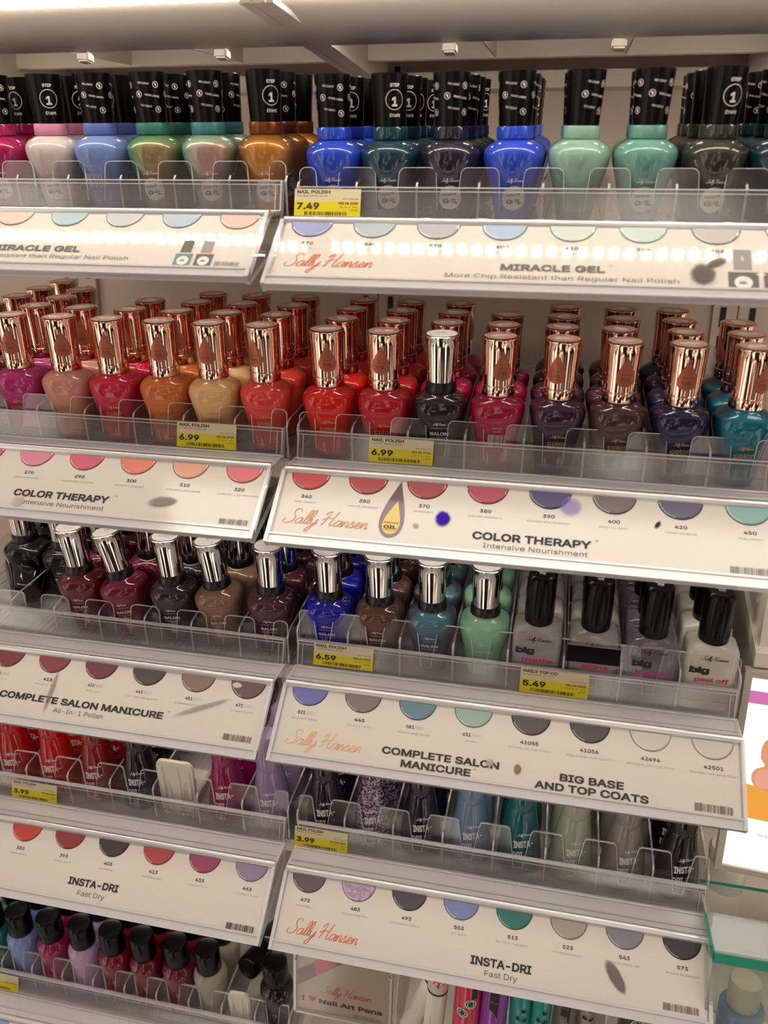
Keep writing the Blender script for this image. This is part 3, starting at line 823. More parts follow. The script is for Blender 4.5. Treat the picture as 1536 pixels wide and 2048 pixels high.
S2L = [(1, 'c07aa0', '250', '', ''), (2, 'd05a80', '260', '', ''), (3, 'd8829a', '270', '', 'MAUVE MANTRA'), (4, 'd05a72', '290', '', 'PAMPERED IN PINK'), (5, 'e07c66', '300', '', 'SOAK AT SUNSET'), (6, 'e0a28a', '310', '', "COUPLE'S MASSAGE"), (7, 'dc707a', '320', '', "AURA'NT YOU RELAXED")]
S3R = [(0, '6468a8', '521', '550', 'BLUE MY MIND'), (1, '7c6a66', '445', '', 'TALK IS CHIC'), (2, '5f7f90', '581', '580', 'BLACK AND BLUE'), (3, '93b0a2', '631', '540', 'JADED'), (4, '4c4442', '41055', '', 'BIG MATTE TOP COAT'), (5, '443c3c', '41056', '', 'BIG SHINY TOP COAT'), (6, 'cfc6ba', '42494', '', 'BIG KWIK DRY TOP COAT'), (7, 'cdc4b8', '42501', '', 'BIG PEEL OFF BASE COAT')]
S3L = [(1, '6c2834', '401', '', ''), (2, '7a2c38', '411', '480', 'RED HOT'), (3, '84303a', '418', '', 'ROCK IT RED'), (4, '6c2c38', '421', '490', 'RUBY DO'), (5, '463a38', '441', '510', 'HAT ON THE BLACK'), (6, '84685f', '451', '290', 'COMMANDER IN CHIC'), (7, '66484a', '471', '505', 'CLEAN SLATE')]
S4R = [(0, '5e5058', '473', '', "PLUM'BET"), (1, 'glitter', '483', '', 'GRAPE SHIFTER'), (2, '453c44', '493', '', 'MIDNIGHT DRIVE'), (3, '7684b4', '503', '', 'JET SAIL'), (4, '1f6a66', '513', '', 'RE-TEAL THERAPY'), (5, 'a09a8c', '523', '', 'THYME IS MONEY'), (6, '827c88', '543', '', 'SHOW STEEL-ER'), (7, '2c2624', '573', '', 'BLACK TO BLACK')]
S4L = [(1, 'a02c28', '373', '', ''), (2, 'be382e', '383', '', 'SNAP APPLE'), (3, '8a2a2c', '393', '', 'CINNA SNAP'), (4, '322a24', '403', '', 'GO GARNET'), (5, 'a83a44', '413', '', 'EXPRESS RED'), (6, '96385c', '433', '', 'CHERRY FAST'), (7, '8c7c9e', '463', '', "LEAPIN' LILAC")]
S5L = [(0, '2c7a78', '', '', ''), (1, '8290c4', '', '', ''), (2, 'a03a66', '', '', ''), (3, 'b8a0c0', '', '', ''), (4, '9a4060', '', '', ''), (5, '7a2c3a', '', '', ''), (6, '82283a', '', '', ''), (7, 'b0a898', '', '', ''), (8, 'cdc4b8', '', '', ''), (9, '302a2c', '', '', '')]
CARDS = {}
for key, sw, bf, lab in (
  ((1, 'R'), S1R, b1R, 'glare-washed white shade card with pale swatches, just below the 7.49 price label'),
  ((1, 'L'), S1L, b1L, 'uppermost shade card left of the seam, small bottle pictures at its right end'),
  ((2, 'R'), S2R, b2R, 'white shade card with a purple and yellow oil drop and a violet ink spot'),
  ((2, 'L'), S2L, b2L, 'white shade card with pink and orange swatches 270 to 320, left of seam'),
  ((3, 'R'), S3R, b3R, 'white shade card with swatches 521 to 42501 and two bold titles side by side'),
  ((3, 'L'), S3L, b3L, 'streaked white shade card with dark red and brown swatches 418 to 471'),
  ((4, 'R'), S4R, b4R, 'white shade card with swatches 473 to 573, orange script and a grey smear'),
  ((4, 'L'), S4L, b4L, 'white shade card with red to lilac swatches 383 to 463, left of seam'),
  ((5, 'L'), S5L, b5L, 'lowest shade card, mostly cut off by the bottom of the photo')):
    n, pit = (8, P) if key[0] < 5 else (10, P * .8)
    CARDS[key] = sign(TR[key], n * pit, n, pit, lab, sw, bf)

c, mp = CARDS[(2, 'R')]
smudge(c, mp, .1083, .0245, .0055, .0062, stain('stain_violet', (66, 34, 190), .95), 'ink_spot', label='violet ink spot')
smudge(c, mp, .1838, .0085, .0080, .0075, stain('stain_lilac', (150, 130, 220), .45), 'ink_spot')
smudge(c, mp, .0925, .0310, .0022, .0018, stain('stain_dust', (190, 186, 170), .7))
smudge(c, mp, .2345, .0165, .0016, .0030, stain('stain_black', (40, 38, 36), .9), rot=.6)
c, mp = CARDS[(2, 'L')]
smudge(c, mp, L_(-.0675), .0305, .0115, .0042, stain('stain_gray', (150, 145, 136), .85), rot=-.15)
smudge(c, mp, L_(-.1690), .0395, .0055, .0050, stain('stain_pale', (205, 196, 182), .6))
c, mp = CARDS[(1, 'R')]
smudge(c, mp, .2400, .0340, .0075, .0085, stain('stain_gray2', (112, 104, 98), .9)); smudge(c, mp, .2470, .0255, .0070, .0028, stain('stain_gray2', (112, 104, 98), .9), rot=-.5)
c, mp = CARDS[(4, 'R')]
smudge(c, mp, .2420, .0290, .0125, .0046, stain('stain_slate', (118, 110, 108), 1.0), 'polish_smear', rot=.95, label='dried grey polish smear')
c, mp = CARDS[(3, 'R')]
smudge(c, mp, .1655, .0345, .0028, .0038, stain('stain_brown', (150, 120, 98), .9))
smudge(c, mp, .1475, .0330, .0030, .0030, stain('stain_dust', (190, 186, 170), .7))
c, mp = CARDS[(3, 'L')]
smudge(c, mp, L_(-.1640), .0250, .0022, .0180, stain('stain_olive', (150, 140, 122), .55)); smudge(c, mp, L_(-.0480), .0220, .0240, .0022, stain('stain_dust2', (150, 142, 132), .5), rot=-.42)
smudge(c, mp, L_(-.0265), .0030, .0045, .0025, stain('stain_pale2', (214, 208, 200), .9))
c, mp = CARDS[(3, 'L')]
smudge(c, mp, L_(-.2180), .0225, .0060, .0058, stain('stain_red', (190, 20, 50), 1.0), 'red_spot', label='red spot')

# ------------------------------------------------------------------ price labels in the rails
def price_label(x, z, w, h, price, code, title, sub, label, yel=.56, y=-.0084, cut=True):
    t = empty('price_label', (x, y, z - h)); tag(t, label, 'price label', 'yellow price labels in the rails')
    t.rotation_euler.x = -math.atan2(.0027, .0184)
    bm = bmesh.new(); box(bm, 0, w, -.0001, .0001, h * yel, h); obj('cream_band', bm, M_cream, t)
    bm = bmesh.new(); box(bm, 0, w, -.0001, .0001, 0, h * yel); obj('yellow_band', bm, M_yellow, t)
    k = Ink()
    k.text(title, w * .04, h * .84, h * .155, width=w * .50, align='l', weight=.028); k.text(sub, w * .04, h * .73, h * .065, width=w * .46, align='l')
    k.text(price, w * .04, h * .29, h * .30, width=w * .34, align='l', weight=.035)
    k.text('001770' + code, w * .96, h * .62, h * .075, width=w * .23, align='r'); k.text('051 06 ' + code, w * .96, h * .46, h * .11, width=w * .29, align='r', weight=.028)
    k.text('14-0-1   001', w * .96, h * .34, h * .075, width=w * .27, align='r'); k.text('43785', w * .96, h * .23, h * .075, align='r', width=w * .11)
    obj('lettering', k.to(lambda u, v, l: (u, -.00015 - l, v)), M_ink, t); k = Ink()
    k.bars(w * .16, w * .80, h * .07, h * .20, n=38, seed=len(title) + int(code[-1]), rag=0)
    obj('barcode', k.to(lambda u, v, l: (u, -.00015 - l, v)), M_ink, t)
    return t
price_label(-.0003, -.0132, .0426, .0170, '7.49', '2180', 'NAIL POLISH', '305 MGL APLDZ WAVE', 'yellow and cream 7.49 nail polish price label on the top rail')
price_label(-.0858, -.1650, .0436, .0172, '6.99', '3713', 'NAIL POLISH', 'CT SOAK AT SUNSET 300', 'yellow 6.99 price label, left of the seam under orange polish')
price_label(.0513, -.1666, .0431, .0165, '6.99', '3716', 'NAIL POLISH', 'CT RED-IANCE 340', 'yellow 6.99 price label, right of the seam above the oil drop')
price_label(.0140, -.3196, .0440, .0163, '6.59', '2033', 'NAIL POLISH', 'SALON DRM BLUE MY', 'yellow 6.59 price label in front of the cobalt bottle')
price_label(.1618, -.3200, .0460, .0172, '5.49', '3333', 'NAILS TOP CO', '305 BM APLDZ TOP COAT', 'yellow 5.49 top coat price label in front of big bottles')
price_label(-.2472, -.4755, .0415, .0158, '3.99', '1563', 'NAIL POLISH', 'INSTA DRI RED', 'yellow 3.99 price label at the left edge under red polish')
price_label(-.0006, -.4760, .0424, .0168, '3.99', '1564', 'NAIL POLISH', 'INSTA DRI PLUM', 'yellow 3.99 price label just right of the tray seam')
price_label(-.3040, -.6830, .0415, .0158, '3.99', '1571', 'NAIL POLISH', 'XTREME WEAR', 'yellow price label at the bottom left corner of the photo')

# ------------------------------------------------------------------ the bottles
DUO = {'green_pearl': ('8a7450', '5e8a58'), 'aqua_pearl': ('a48478', '8ea48a'), 'copper': ('b87828', '96601e'), 'slate_pearl': ('4c7e8a', '585a76'), 'teal_pearl': ('0e7488', '0c5474'), 'plum_black': ('3a2036', '4a2444')}  # green_pearl: brown facing tone paints in the reflection of copper
C = {
 'magenta': ('9c0a50', ''), 'milky pink': ('cdbfb8', ''), 'periwinkle blue': ('6e86c0', ''), 'shimmering green': ('3a7a58', 'duo:green_pearl'), 'pearly aqua': ('5a8c88', 'duo:aqua_pearl'), 'copper gold': ('6e3c14', 'duo:copper'),
 'cobalt blue': ('2444bc', ''), 'deep teal': ('0c3444', ''), 'ink violet': ('1c1a2c', ''), 'bright cobalt blue': ('2848c4', ''), 'pale mint': ('8cb09e', ''), 'seafoam green': ('64988a', ''), 'dark olive': ('2e2e24', ''), 'midnight teal': ('0c2c34', ''),
 'fuchsia': ('bc2878', ''), 'dusty pink': ('dc9484', ''), 'hot pink': ('d01840', ''), 'burnt orange': ('d6722f', ''), 'peach gold': ('ecbc80', ''), 'coral': ('e64438', ''), 'scarlet': ('e41a0a', ''), 'crimson': ('c01020', ''), 'dark plum': ('22101c', ''), 'raspberry': ('a4083e', ''), 'black cherry': ('24101c', 'duo:plum_black'), 'mauve brown': ('4c2e30', ''), 'navy': ('1a1a44', ''), 'peacock teal': ('20285c', 'duo:teal_pearl'),
 'jet black': ('08070a', ''), 'ruby': ('640818', ''), 'wine': ('74062e', ''), 'aubergine': ('30161e', ''), 'taupe': ('86644e', ''), 'dusky plum': ('4a1e2e', ''), 'royal blue': ('0610a8', ''), 'chestnut': ('5e3c30', ''), 'slate shimmer': ('44505a', 'duo:slate_pearl'), 'mint green': ('8cc2a2', ''),
 'bright red': ('b8060c', ''), 'tomato red': ('c00a08', ''), 'garnet red': ('8a0812', ''), 'black': ('0a0808', ''), 'berry': ('8e0c50', ''), 'lavender': ('9a84aa', ''), 'navy violet': ('14101e', ''), 'purple glitter': ('2a1c2e', 'glitter'), 'midnight navy': ('0a0e18', ''), 'cornflower blue': ('7088aa', ''), 'teal green': ('046068', 'shimmer'), 'sage green': ('a0ac94', ''), 'silver grey': ('8e8680', 'shimmer'), 'pitch black': ('070607', ''),
 'sea green': ('107060', ''), 'light blue': ('7a92cc', ''), 'pale lilac': ('bc9cc4', ''), 'dark red': ('78041e', ''), 'blood red': ('6e0410', ''), 'claret': ('6a0828', ''), 'cloudy cream': ('b4aa98', 'sheer'),
}
def pm(cn):
    h, k = C[cn]
    if k.startswith('duo:'):
        return polish(k[4:], h, 'duo')
    return polish(cn.replace(' ', '_'), h, k or 'cream')
M_collar = {'milky pink': pbr('collar_pink', (206, 130, 160), .35), 'copper gold': pbr('collar_copper', (112, 56, 20), .3, metal=.5), 'shimmering green': pbr('collar_green', (44, 106, 96), .35), 'pearly aqua': pbr('collar_aqua', (48, 112, 120), .35), 'periwinkle blue': pbr('collar_blue', (86, 104, 170), .35)}
CAPW = {'gel': 'black cap', 'therapy': 'rose gold cap', 'salon': 'silver cap', 'big': 'black cap', 'dri': 'matching cap', 'mini': 'black cap'}
GROUP = {1: 'black capped polish bottles on the top shelf', 2: 'polish bottles on the second shelf', 3: 'polish bottles on the third shelf', 4: 'tapered polish bottles on the fourth shelf', 5: 'small polish bottles on the bottom shelf'}

def floor_pt(row, s, y, h=0):
    z0 = ROWZ[row] + (LOFF[row] if s == 'L' else 0)
    return y * math.cos(TILT) - h * math.sin(TILT), z0 - .034 + y * math.sin(TILT) + h * math.cos(TILT)

def column(row, s, col, color, kind, count, step, y0=.0205, dx=0, skip=(), yaws=None, rolls=None, capyaws=None, variant='front', capstyle='lamp', colors=None, kinds=None, pitch=P, sc=1.0, jit=.0012, ys=None, last=None):
    """col: 0.. from the seam, outward"""
    x0 = (col + .5) * pitch if s == 'R' else -GAP - (col + .5) * pitch
    rnd = random.Random(row * 100 + col * 7 + (50 if s == 'L' else 0))
    for i in range(count):
        if i in skip: continue
        y = y0 + i * step if ys is None else ys[i]
        yy, zz = floor_pt(row, s, y, .00005)
        cn = colors[i] if colors else color; kd = kinds[i] if kinds else kind
        yaw = (yaws[i] if yaws and i < len(yaws) else rnd.uniform(-.5, .5)) ; roll = (rolls[i] if rolls and i < len(rolls) else rnd.uniform(-.012, .012))
        cy = capyaws[i] if capyaws and i < len(capyaws) else rnd.uniform(-1.2, 1.2)
        v = variant if i == 0 else (variant if row != 3 or kd != 'big' else variant)
        x = x0 + (dx if i == 0 else rnd.uniform(-jit, jit))
        mat = pm(cn) if cn in C else cn_mats[cn]
        squ = kd in ('salon', 'therapy', 'dri')
        if kd == 'big': yaw = rnd.uniform(-.03, .03) if i else 0
        elif squ and i: yaw = rnd.uniform(-.22, .22)
        o = bottle(kd, cn, mat, x, yy, zz, yaw=yaw, roll=roll, variant=v if kd != 'mini' else None, capyaw=cy, capstyle=capstyle if i == 0 else rnd.choice(('lamp', 'step')), collar=M_collar.get(cn), scale=sc)
        lab = '%s polish, %s, %s, %s column %s of seam, %s' % (cn, CAPW[kd], SHELF[row], NUM[col], 'right' if s == 'R' else 'left', ORD[i] if i < len(ORD) else 'rearmost')
        tag(o, lab, 'nail polish', GROUP[row])

cn_mats = {}
# top shelf: round-shouldered bottles with printed black caps
st = .0368
for col, cn, cnt, dx, yaw, cyaw, style, var in (
  (6, 'ink violet', 4, 0, .3, .2, 'lamp', 'front'),
  (5, 'magenta', 4, -.001, .2, .3, 'lamp', 'front'), (4, 'milky pink', 2, .0005, .25, .45, 'step', 'front'), (3, 'periwinkle blue', 3, -.001, -.1, .2, 'lamp', 'back'),
  (2, 'shimmering green', 2, 0, .1, .1, 'lamp', 'front'), (1, 'pearly aqua', 2, 0, .3, .1, 'lamp', 'front'), (0, 'copper gold', 3, .001, .2, .55, 'step', 'front')):
    column(1, 'L', col, cn, 'gel', cnt, st, y0=.0205, dx=dx, yaws=[yaw], capyaws=[cyaw], variant=var, capstyle=style)
for col, cn, cnt, dx, yaw, cyaw, style in (
  (0, 'cobalt blue', 4, .0015, .1, -.1, 'lamp'), (1, 'deep teal', 4, -.001, .1, .4, 'step'), (2, 'ink violet', 4, -.001, .15, .1, 'lamp'),
  (3, 'bright cobalt blue', 5, 0, .15, -.4, 'lamp'), (4, 'pale mint', 2, 0, 2.2, -.05, 'lamp'), (5, 'seafoam green', 2, .0005, .05, .2, 'lamp'), (6, 'dark olive', 4, .0015, .05, .3, 'step'), (7, 'midnight teal', 4, 0, .1, -.2, 'step')):
    column(1, 'R', col, cn, 'gel', cnt, st, y0=.0205, dx=dx, yaws=[yaw], capyaws=[cyaw], capstyle=style)
# second shelf: rose gold caps
st = .0325
for col, cn, cnt, dx, cyaw in ((6, 'wine', 5, 0, 0), (5, 'fuchsia', 4, 0, .1), (4, 'dusty pink', 2, 0, .35), (3, 'hot pink', 3, 0, .05), (2, 'burnt orange', 4, .001, .05), (1, 'peach gold', 4, 0, -.1), (0, 'coral', 4, 0, -.45)):
    column(2, 'L', col, cn, 'therapy', cnt, st, y0=.0190, dx=dx, yaws=[.15], capyaws=[cyaw])
for col, cn, cnt, cyaw, kw in ((0, 'scarlet', 4, .15, {}), (1, 'crimson', 4, -.1, {}), (2, 'raspberry', 4, .1, dict(kinds=['salon'] + ['therapy'] * 3, colors=['dark plum'] + ['raspberry'] * 3)),
  (3, 'raspberry', 3, .2, dict(variant='back')), (4, 'black cherry', 4, -.35, {}), (5, 'mauve brown', 4, .1, {}), (6, 'navy', 4, -.1, {}), (7, 'peacock teal', 3, .5, {})):
    kw = dict(kw); kind = kw.pop('kind', 'therapy')
    column(2, 'R', col, cn, kind, cnt, st, y0=.0190, yaws=[.1], capyaws=[cyaw], **kw)
# third shelf, left: silver caps, some leaning, one column of black bottles pushed back
st = .0330
column(3, 'L', 6, 'jet black', 'salon', 5, st, y0=.0600, yaws=[.1])
column(3, 'L', 5, 'jet black', 'salon', 4, st, y0=.0560, yaws=[.1])
for col, cn, cnt, roll, y0, dx in ((4, 'ruby', 3, -.06, .021, .0005), (3, 'wine', 4, -.17, .021, .002), (2, 'aubergine', 4, -.03, .021, .0005), (1, 'taupe', 4, -.09, .021, .0015), (0, 'dusky plum', 3, .01, .021, .0010)):
    column(3, 'L', col, cn, 'salon', cnt, .0355, y0=y0, dx=dx, yaws=[.1], rolls=[roll], capyaws=[0])
for col, cn, cnt in ((0, 'royal blue', 4), (1, 'chestnut', 4), (2, 'slate shimmer', 4), (3, 'mint green', 5)):
    column(3, 'R', col, cn, 'salon', cnt, .0345, y0=.021, dx=.0008, yaws=[.05], rolls=[.0], capyaws=[.05])
# big base and top coats
cn_mats['matte clear'] = clear('liquid_matte', tint=(.8, .77, .8), haze=.5, hazecol=(.62, .57, .58), rough=.1)
cn_mats['glass clear'] = clear('liquid_clear', tint=(.9, .87, .93), haze=.16, hazecol=(.66, .6, .68), rough=.04)
cn_mats['milky white'] = clear('liquid_milky', tint=(.9, .88, .84), haze=.72, hazecol=(.80, .76, .68), rough=.1)
cn_mats['shiny clear'] = clear('liquid_shiny', tint=(.9, .88, .87), haze=.35, hazecol=(.7, .66, .64), rough=.05)
for col, cn, cnt, var in ((4, 'matte clear', 5, 'matte'), (5, 'shiny clear', 5, 'shiny'), (6, 'glass clear', 6, 'kwik'), (7, 'milky white', 6, 'peel')):
    column(3, 'R', col, cn, 'big', cnt, .0262, y0=.0160, dx=0, variant=var, rolls=[0])
# the shiny top coat stands in little silver sleeves
for i in range(5):
    yy, zz = floor_pt(3, 'R', .0160 + i * .0262, 0)
    x = 5.5 * P
    sl_ = empty('silver_sleeve', (x, yy, zz)); sl_.rotation_euler.x = TILT
    tag(sl_, 'silver and black carton sleeve around shiny top coat bottle, %s' % ORD[i], 'sleeve', 'silver sleeves on the third shelf')
    bm = bmesh.new(); w, d, h = .0176, .01275, .0425
    for a in ((-w, -w + .0006, -d, d), (w - .0006, w, -d, d)): box(bm, a[0], a[1], a[2], a[3], .0, h)
    box(bm, -w, w, d - .0005, d, 0, h); obj('carton_wall', bm, M_silver, sl_)
    bm = bmesh.new(); box(bm, -w, w, -d - .0004, -d, .0285, h); obj('black_panel', bm, M_black, sl_)
    bm = bmesh.new(); box(bm, -w, w, -d - .0012, -d + .0002, h - .0002, h + .0008); obj('fold_edge', bm, M_silver, sl_)
# fourth shelf: tapered bottles whose caps match the polish
for col, cn, cnt, dx in ((7, 'bright red', 4, 0), (6, 'bright red', 4, 0), (5, 'tomato red', 4, 0), (4, 'garnet red', 4, 0), (3, 'black', 3, 0), (1, 'berry', 4, 0), (0, 'lavender', 4, 0)):
    column(4, 'L', col, cn, 'dri', cnt, .033, y0=.0195, dx=dx, yaws=[.15])
for col, cn, cnt in ((0, 'navy violet', 4), (1, 'purple glitter', 4), (2, 'midnight navy', 4), (3, 'cornflower blue', 4), (4, 'teal green', 4), (5, 'sage green', 4), (6, 'silver grey', 4), (7, 'pitch black', 5)):
    column(4, 'R', col, cn, 'dri', cnt, .033, y0=.0195, yaws=[.2])
# bottom shelf: small round bottles with tall black caps
pp = P * .8
for col, cn, cnt, ys0 in ((9, 'sea green', 3, .02), (8, 'light blue', 3, .02), (7, 'berry', 3, .02), (6, 'pale lilac', 3, .02), (5, 'dark red', 3, .02), (4, 'blood red', 2, .02), (3, 'claret', 2, .02), (2, 'cloudy cream', 2, .02), (0, 'jet black', 1, .02)):
    column(5, 'L', col, cn, 'mini', cnt, .0300, y0=ys0, pitch=pp, jit=.001)

# bottles that have fallen over
def lying(color, kind, x, row, s, y, h, rx, rz, ry, label):
    yy, zz = floor_pt(row, s, y, h)
    o = bottle(kind, color, pm(color), x, yy, zz, rich=True); o.rotation_mode = 'QUATERNION'
    q = Matrix.Rotation(TILT, 4, 'X') @ Matrix.Rotation(rz, 4, 'Z') @ Matrix.Rotation(rx, 4, 'X') @ Matrix.Rotation(ry, 4, 'Z')
    o.rotation_quaternion = q.to_quaternion(); tag(o, label, 'nail polish', GROUP[row]); return o
lying('ruby', 'salon', -.2040, 3, 'L', .060, .012, -1.25, .25, 0, 'ruby red bottle lying on its back on the third shelf, beside the frontmost ruby one')
lying('dusky plum', 'salon', -.0135, 3, 'L', .062, .020, -1.1, -.35, 0, 'dark plum bottle tipped backward behind the frontmost dusky plum bottle, third shelf')
lying('jet black', 'salon', -.2420, 3, 'L', .030, .014, -1.3, .5, .3, 'black bottle lying on its side at the left edge of the third shelf')
lying('black', 'mini', -.0270, 5, 'L', .104, .036, 1.42, -.34, 0, 'black bottle lying with its round cap forward, bottom shelf')

# spring pushers showing in empty lanes
def pusher(x, row, s, w, h, label):
    yy, zz = floor_pt(row, s, .0065, .0004)
    t = empty('tray_pusher', (x, yy, zz)); t.rotation_euler.x = TILT; tag(t, label, 'tray pusher', 'white plastic lane pushers')
    bm = bmesh.new(); pts = [(a, 0, b) for a, b in round_tab(-w / 2, w / 2, h, 0, .0055, 0)]
    prism(bm, pts, (0, .003, 0)); bmesh.ops.bevel(bm, geom=[e for e in bm.edges if all(v.co.y < .0001 for v in e.verts)], offset=.0008, segments=2, affect='EDGES')
    obj('face_plate', bm, M_plastic, t, smooth=True)
    for k in (-.36, .08, .38):
        bm = bmesh.new(); rr = .0017; ring = []
        prof = [(rr * math.cos(PI + PI * i / 8), rr * math.sin(PI + PI * i / 8) * .9) for i in range(9)]
        loft(bm, [[(k * w + a, b, z) for a, b in prof] for z in (.001, h * .5, h - .008)] + [[(k * w + a * .3, b * .1, h - .004) for a, b in prof]])
        obj('rib', bm, M_plastic, t, smooth=True)
    bm = bmesh.new(); box(bm, -w * .3, w * .3, .003, .045, .0005, .008); obj('slide', bm, M_plastic, t)
pusher(-GAP - 2.5 * P, 4, 'L', .0310, .0560, 'white ribbed plastic pusher in the empty lane between black and berry bottles')
pusher(-GAP - 1.5 * pp, 5, 'L', .0200, .0460, 'white ribbed plastic pusher on the bottom shelf left of black bottle')

# ------------------------------------------------------------------ the fixture: back panel, uprights, shelf decks, lamps
bm = bmesh.new(); box(bm, -.75, .95, .292, .305, -1.15, .60); struct(obj('wall_back', bm, M_wall))
for i, x in enumerate((-.335, -.009, .325)):
    t = empty('slotted_upright', (x, .290, -1.1)); tag(t, 'pale slotted steel upright on the back panel, %s' % ('at the left edge', 'behind the tray seam', 'at the right end of the trays')[i], 'upright', 'slotted uprights')
    bm = bmesh.new(); box(bm, -.021, .021, -.004, .0015, 0, 1.6); obj('channel', bm, M_wall, t)
    for sx, nm in ((-.0125, 0), (.0125, 1)):
        bm = bmesh.new()
        for k in range(62): box(bm, sx - .0026, sx + .0026, -.0046, -.0039, .01 + k * .0254, .01 + k * .0254 + .0178)
        obj('slot_row', bm, M_slot, t)
    bm = bmesh.new(); box(bm, -.0004, .0004, -.0043, -.0039, 0, 1.6); obj('centre_seam', bm, M_slot, t)

def deck(zr, x0, x1, label, y0=.004, thick=.011):
    t = empty('shelf_deck', (x0, .0, zr)); tag(t, label, 'shelf', 'white steel shelf decks'); W = x1 - x0
    ct, st_ = math.cos(TILT), math.sin(TILT)
    def fl(y, h): return (y * ct - h * st_, -.034 + y * st_ + h * ct)
    bm = bmesh.new(); a = [fl(y0, -.0030), fl(.286, -.0030), fl(.286, -.0050), fl(y0, -.0050)]; prism(bm, [(0, *q) for q in a], (W, 0, 0)); obj('deck_plate', bm, M_shelf, t)
    for yy in (y0, .284):
        bm = bmesh.new(); a = [fl(yy, -.0050), fl(yy + .002, -.0050), fl(yy + .002, -.0050 - thick), fl(yy, -.0050 - thick)]; prism(bm, [(0, *q) for q in a], (W, 0, 0)); obj('flange', bm, M_shelf, t)
    return t
XL, XR = -GAP - W8 - .004, W8 + .003
for row in (1, 2, 3, 4, 5):
    deck(ROWZ[row] + LOFF[row] - .0002, XL, -GAP / 2 - .0004, 'white steel shelf deck under the %s trays, left of the seam' % SHELF[row])
    if row < 5: deck(ROWZ[row] - .0002, -GAP / 2 + .0004, XR, 'white steel shelf deck under the %s trays, right of the seam' % SHELF[row])
deck(-.6700 - .030, -GAP / 2 + .0004, XR, 'white steel shelf deck under the nail art pens')

# the shelf above, seen from below: deep front beam, ribs, brackets and rear flange
t = empty('overhead_shelf', (0, 0, .09)); tag(t, 'white steel shelf overhead with ribbed underside, across the top of the photo', 'shelf')
X0, X1 = -.72, .72
bm = bmesh.new()
ring = [(-.050, .052), (-.050, .006), (-.046, -.002), (-.036, -.0045), (-.018, -.0060), (.005, -.0080), (.030, -.0100), (.048, -.0100), (.052, -.007), (.052, .045)]
loft(bm, [[(x, a, b) for a, b in ring] for x in (X0, X1)]); obj('front_beam', bm, M_shelf, t, smooth=True)
bm = bmesh.new(); prism(bm, [(X0, .050, .036), (X0, .290, .062), (X0, .290, .070), (X0, .050, .044)], (X1 - X0, 0, 0)); obj('top_plate', bm, M_shelf, t)
bm = bmesh.new(); prism(bm, [(X0, .198, .016), (X0, .203, .016), (X0, .203, .056), (X0, .198, .056)], (X1 - X0, 0, 0)); obj('rear_flange', bm, M_shelf, t)
for x in (-.42, -.215, -.113, .100, .200, .42):
    bm = bmesh.new(); prism(bm, [(x, .050, -.004), (x, .198, .0165), (x, .198, .052), (x, .050, .036)], (.0012, 0, 0)); obj('rib', bm, M_shelf, t)
for x in (-.332, -.010, .311):
    bm = bmesh.new()
    for dx in (-.006, .003): prism(bm, [(x + dx, -.048, -.0120), (x + dx, .289, .010), (x + dx, .289, .045), (x + dx, -.048, .010)], (.003, 0, 0))
    prism(bm, [(x - .010, -.045, -.0115), (x - .010, .289, .0105), (x - .010, .289, .0135), (x - .010, -.045, -.0085)], (.020, 0, 0))
    obj('bracket_arm', bm, M_shelf, t)
for x in (-.172, -.070, .085, .190):
    bm = bmesh.new(); box(bm, x - .0045, x + .0045, .046, .056, -.0160, -.0098); bmesh.ops.bevel(bm, geom=bm.edges[:], offset=.0012, segments=2, affect='EDGES'); obj('clip', bm, M_shelf, t)
bm = bmesh.new(); box(bm, X0, X1, .276, .2915, .010, .024); r_ = obj('wall_rail', bm, M_shelf, t)

def led_strip(z, y, x0, x1, k, label, dots=True, tube=.0022, deep=.0010):
    t = empty('led_strip', ((x0 + x1) / 2, y, z)); tag(t, label, 'light'); w = (x1 - x0) / 2
    bm = bmesh.new(); box(bm, -w, w, -.005, .005, 0, .0028); obj('housing', bm, M_shelf, t)
    m = emis('led_' + str(round(k)), (1, .90, .78), k); bm = bmesh.new()
    if dots:
        n = int(2 * w / .0105)
        for i in range(n):
            x = -w + (i + .5) * 2 * w / n; box(bm, x - .0026, x + .0026, -.0022, .0022, -.0024, -.0001)
    else: box(bm, -w, w, -tube, tube, -deep, -.0001)
    obj('diodes', bm, m, t)
led_strip(.0640 + .0205, -.0400, -.46, .46, 60, 'row of white LED lamps under the front beam of the overhead shelf')
led_strip(.0925, .0590, -.44, .44, 22, 'added unseen fill lamp behind the front beam of the overhead shelf', False, .002, .005)  # unseen strip added to brighten the overhead recess and back wall
for row in (1, 2, 3, 4):
    led_strip(ROWZ[row] - .0530, -.004, -.298, -.022, 34, 'slim LED lamp under the front of the tray, %s, left of seam' % SHELF[row], False, .0016)
    led_strip(ROWZ[row] - .0530, -.004, .013, .291, 34, 'slim LED lamp under the front of the tray, %s, right of seam' % SHELF[row], False, .0016)

# ------------------------------------------------------------------ right end: side panel, bright poster, clear boxes
t = empty('end_panel', (.318, 0, -.50)); tag(t, 'white end panel beside the third shelf trays', 'panel')
bm = bmesh.new(); box(bm, -.003, .003, .010, .288, .16, .262); obj('side_sheet', bm, M_shelf, t)
bm = bmesh.new(); prism(bm, [(-.006, .004, .195), (-.006, .16, .262), (-.006, .16, .272), (-.006, .004, .205)], (.012, 0, 0)); obj('stay', bm, M_shelf, t)
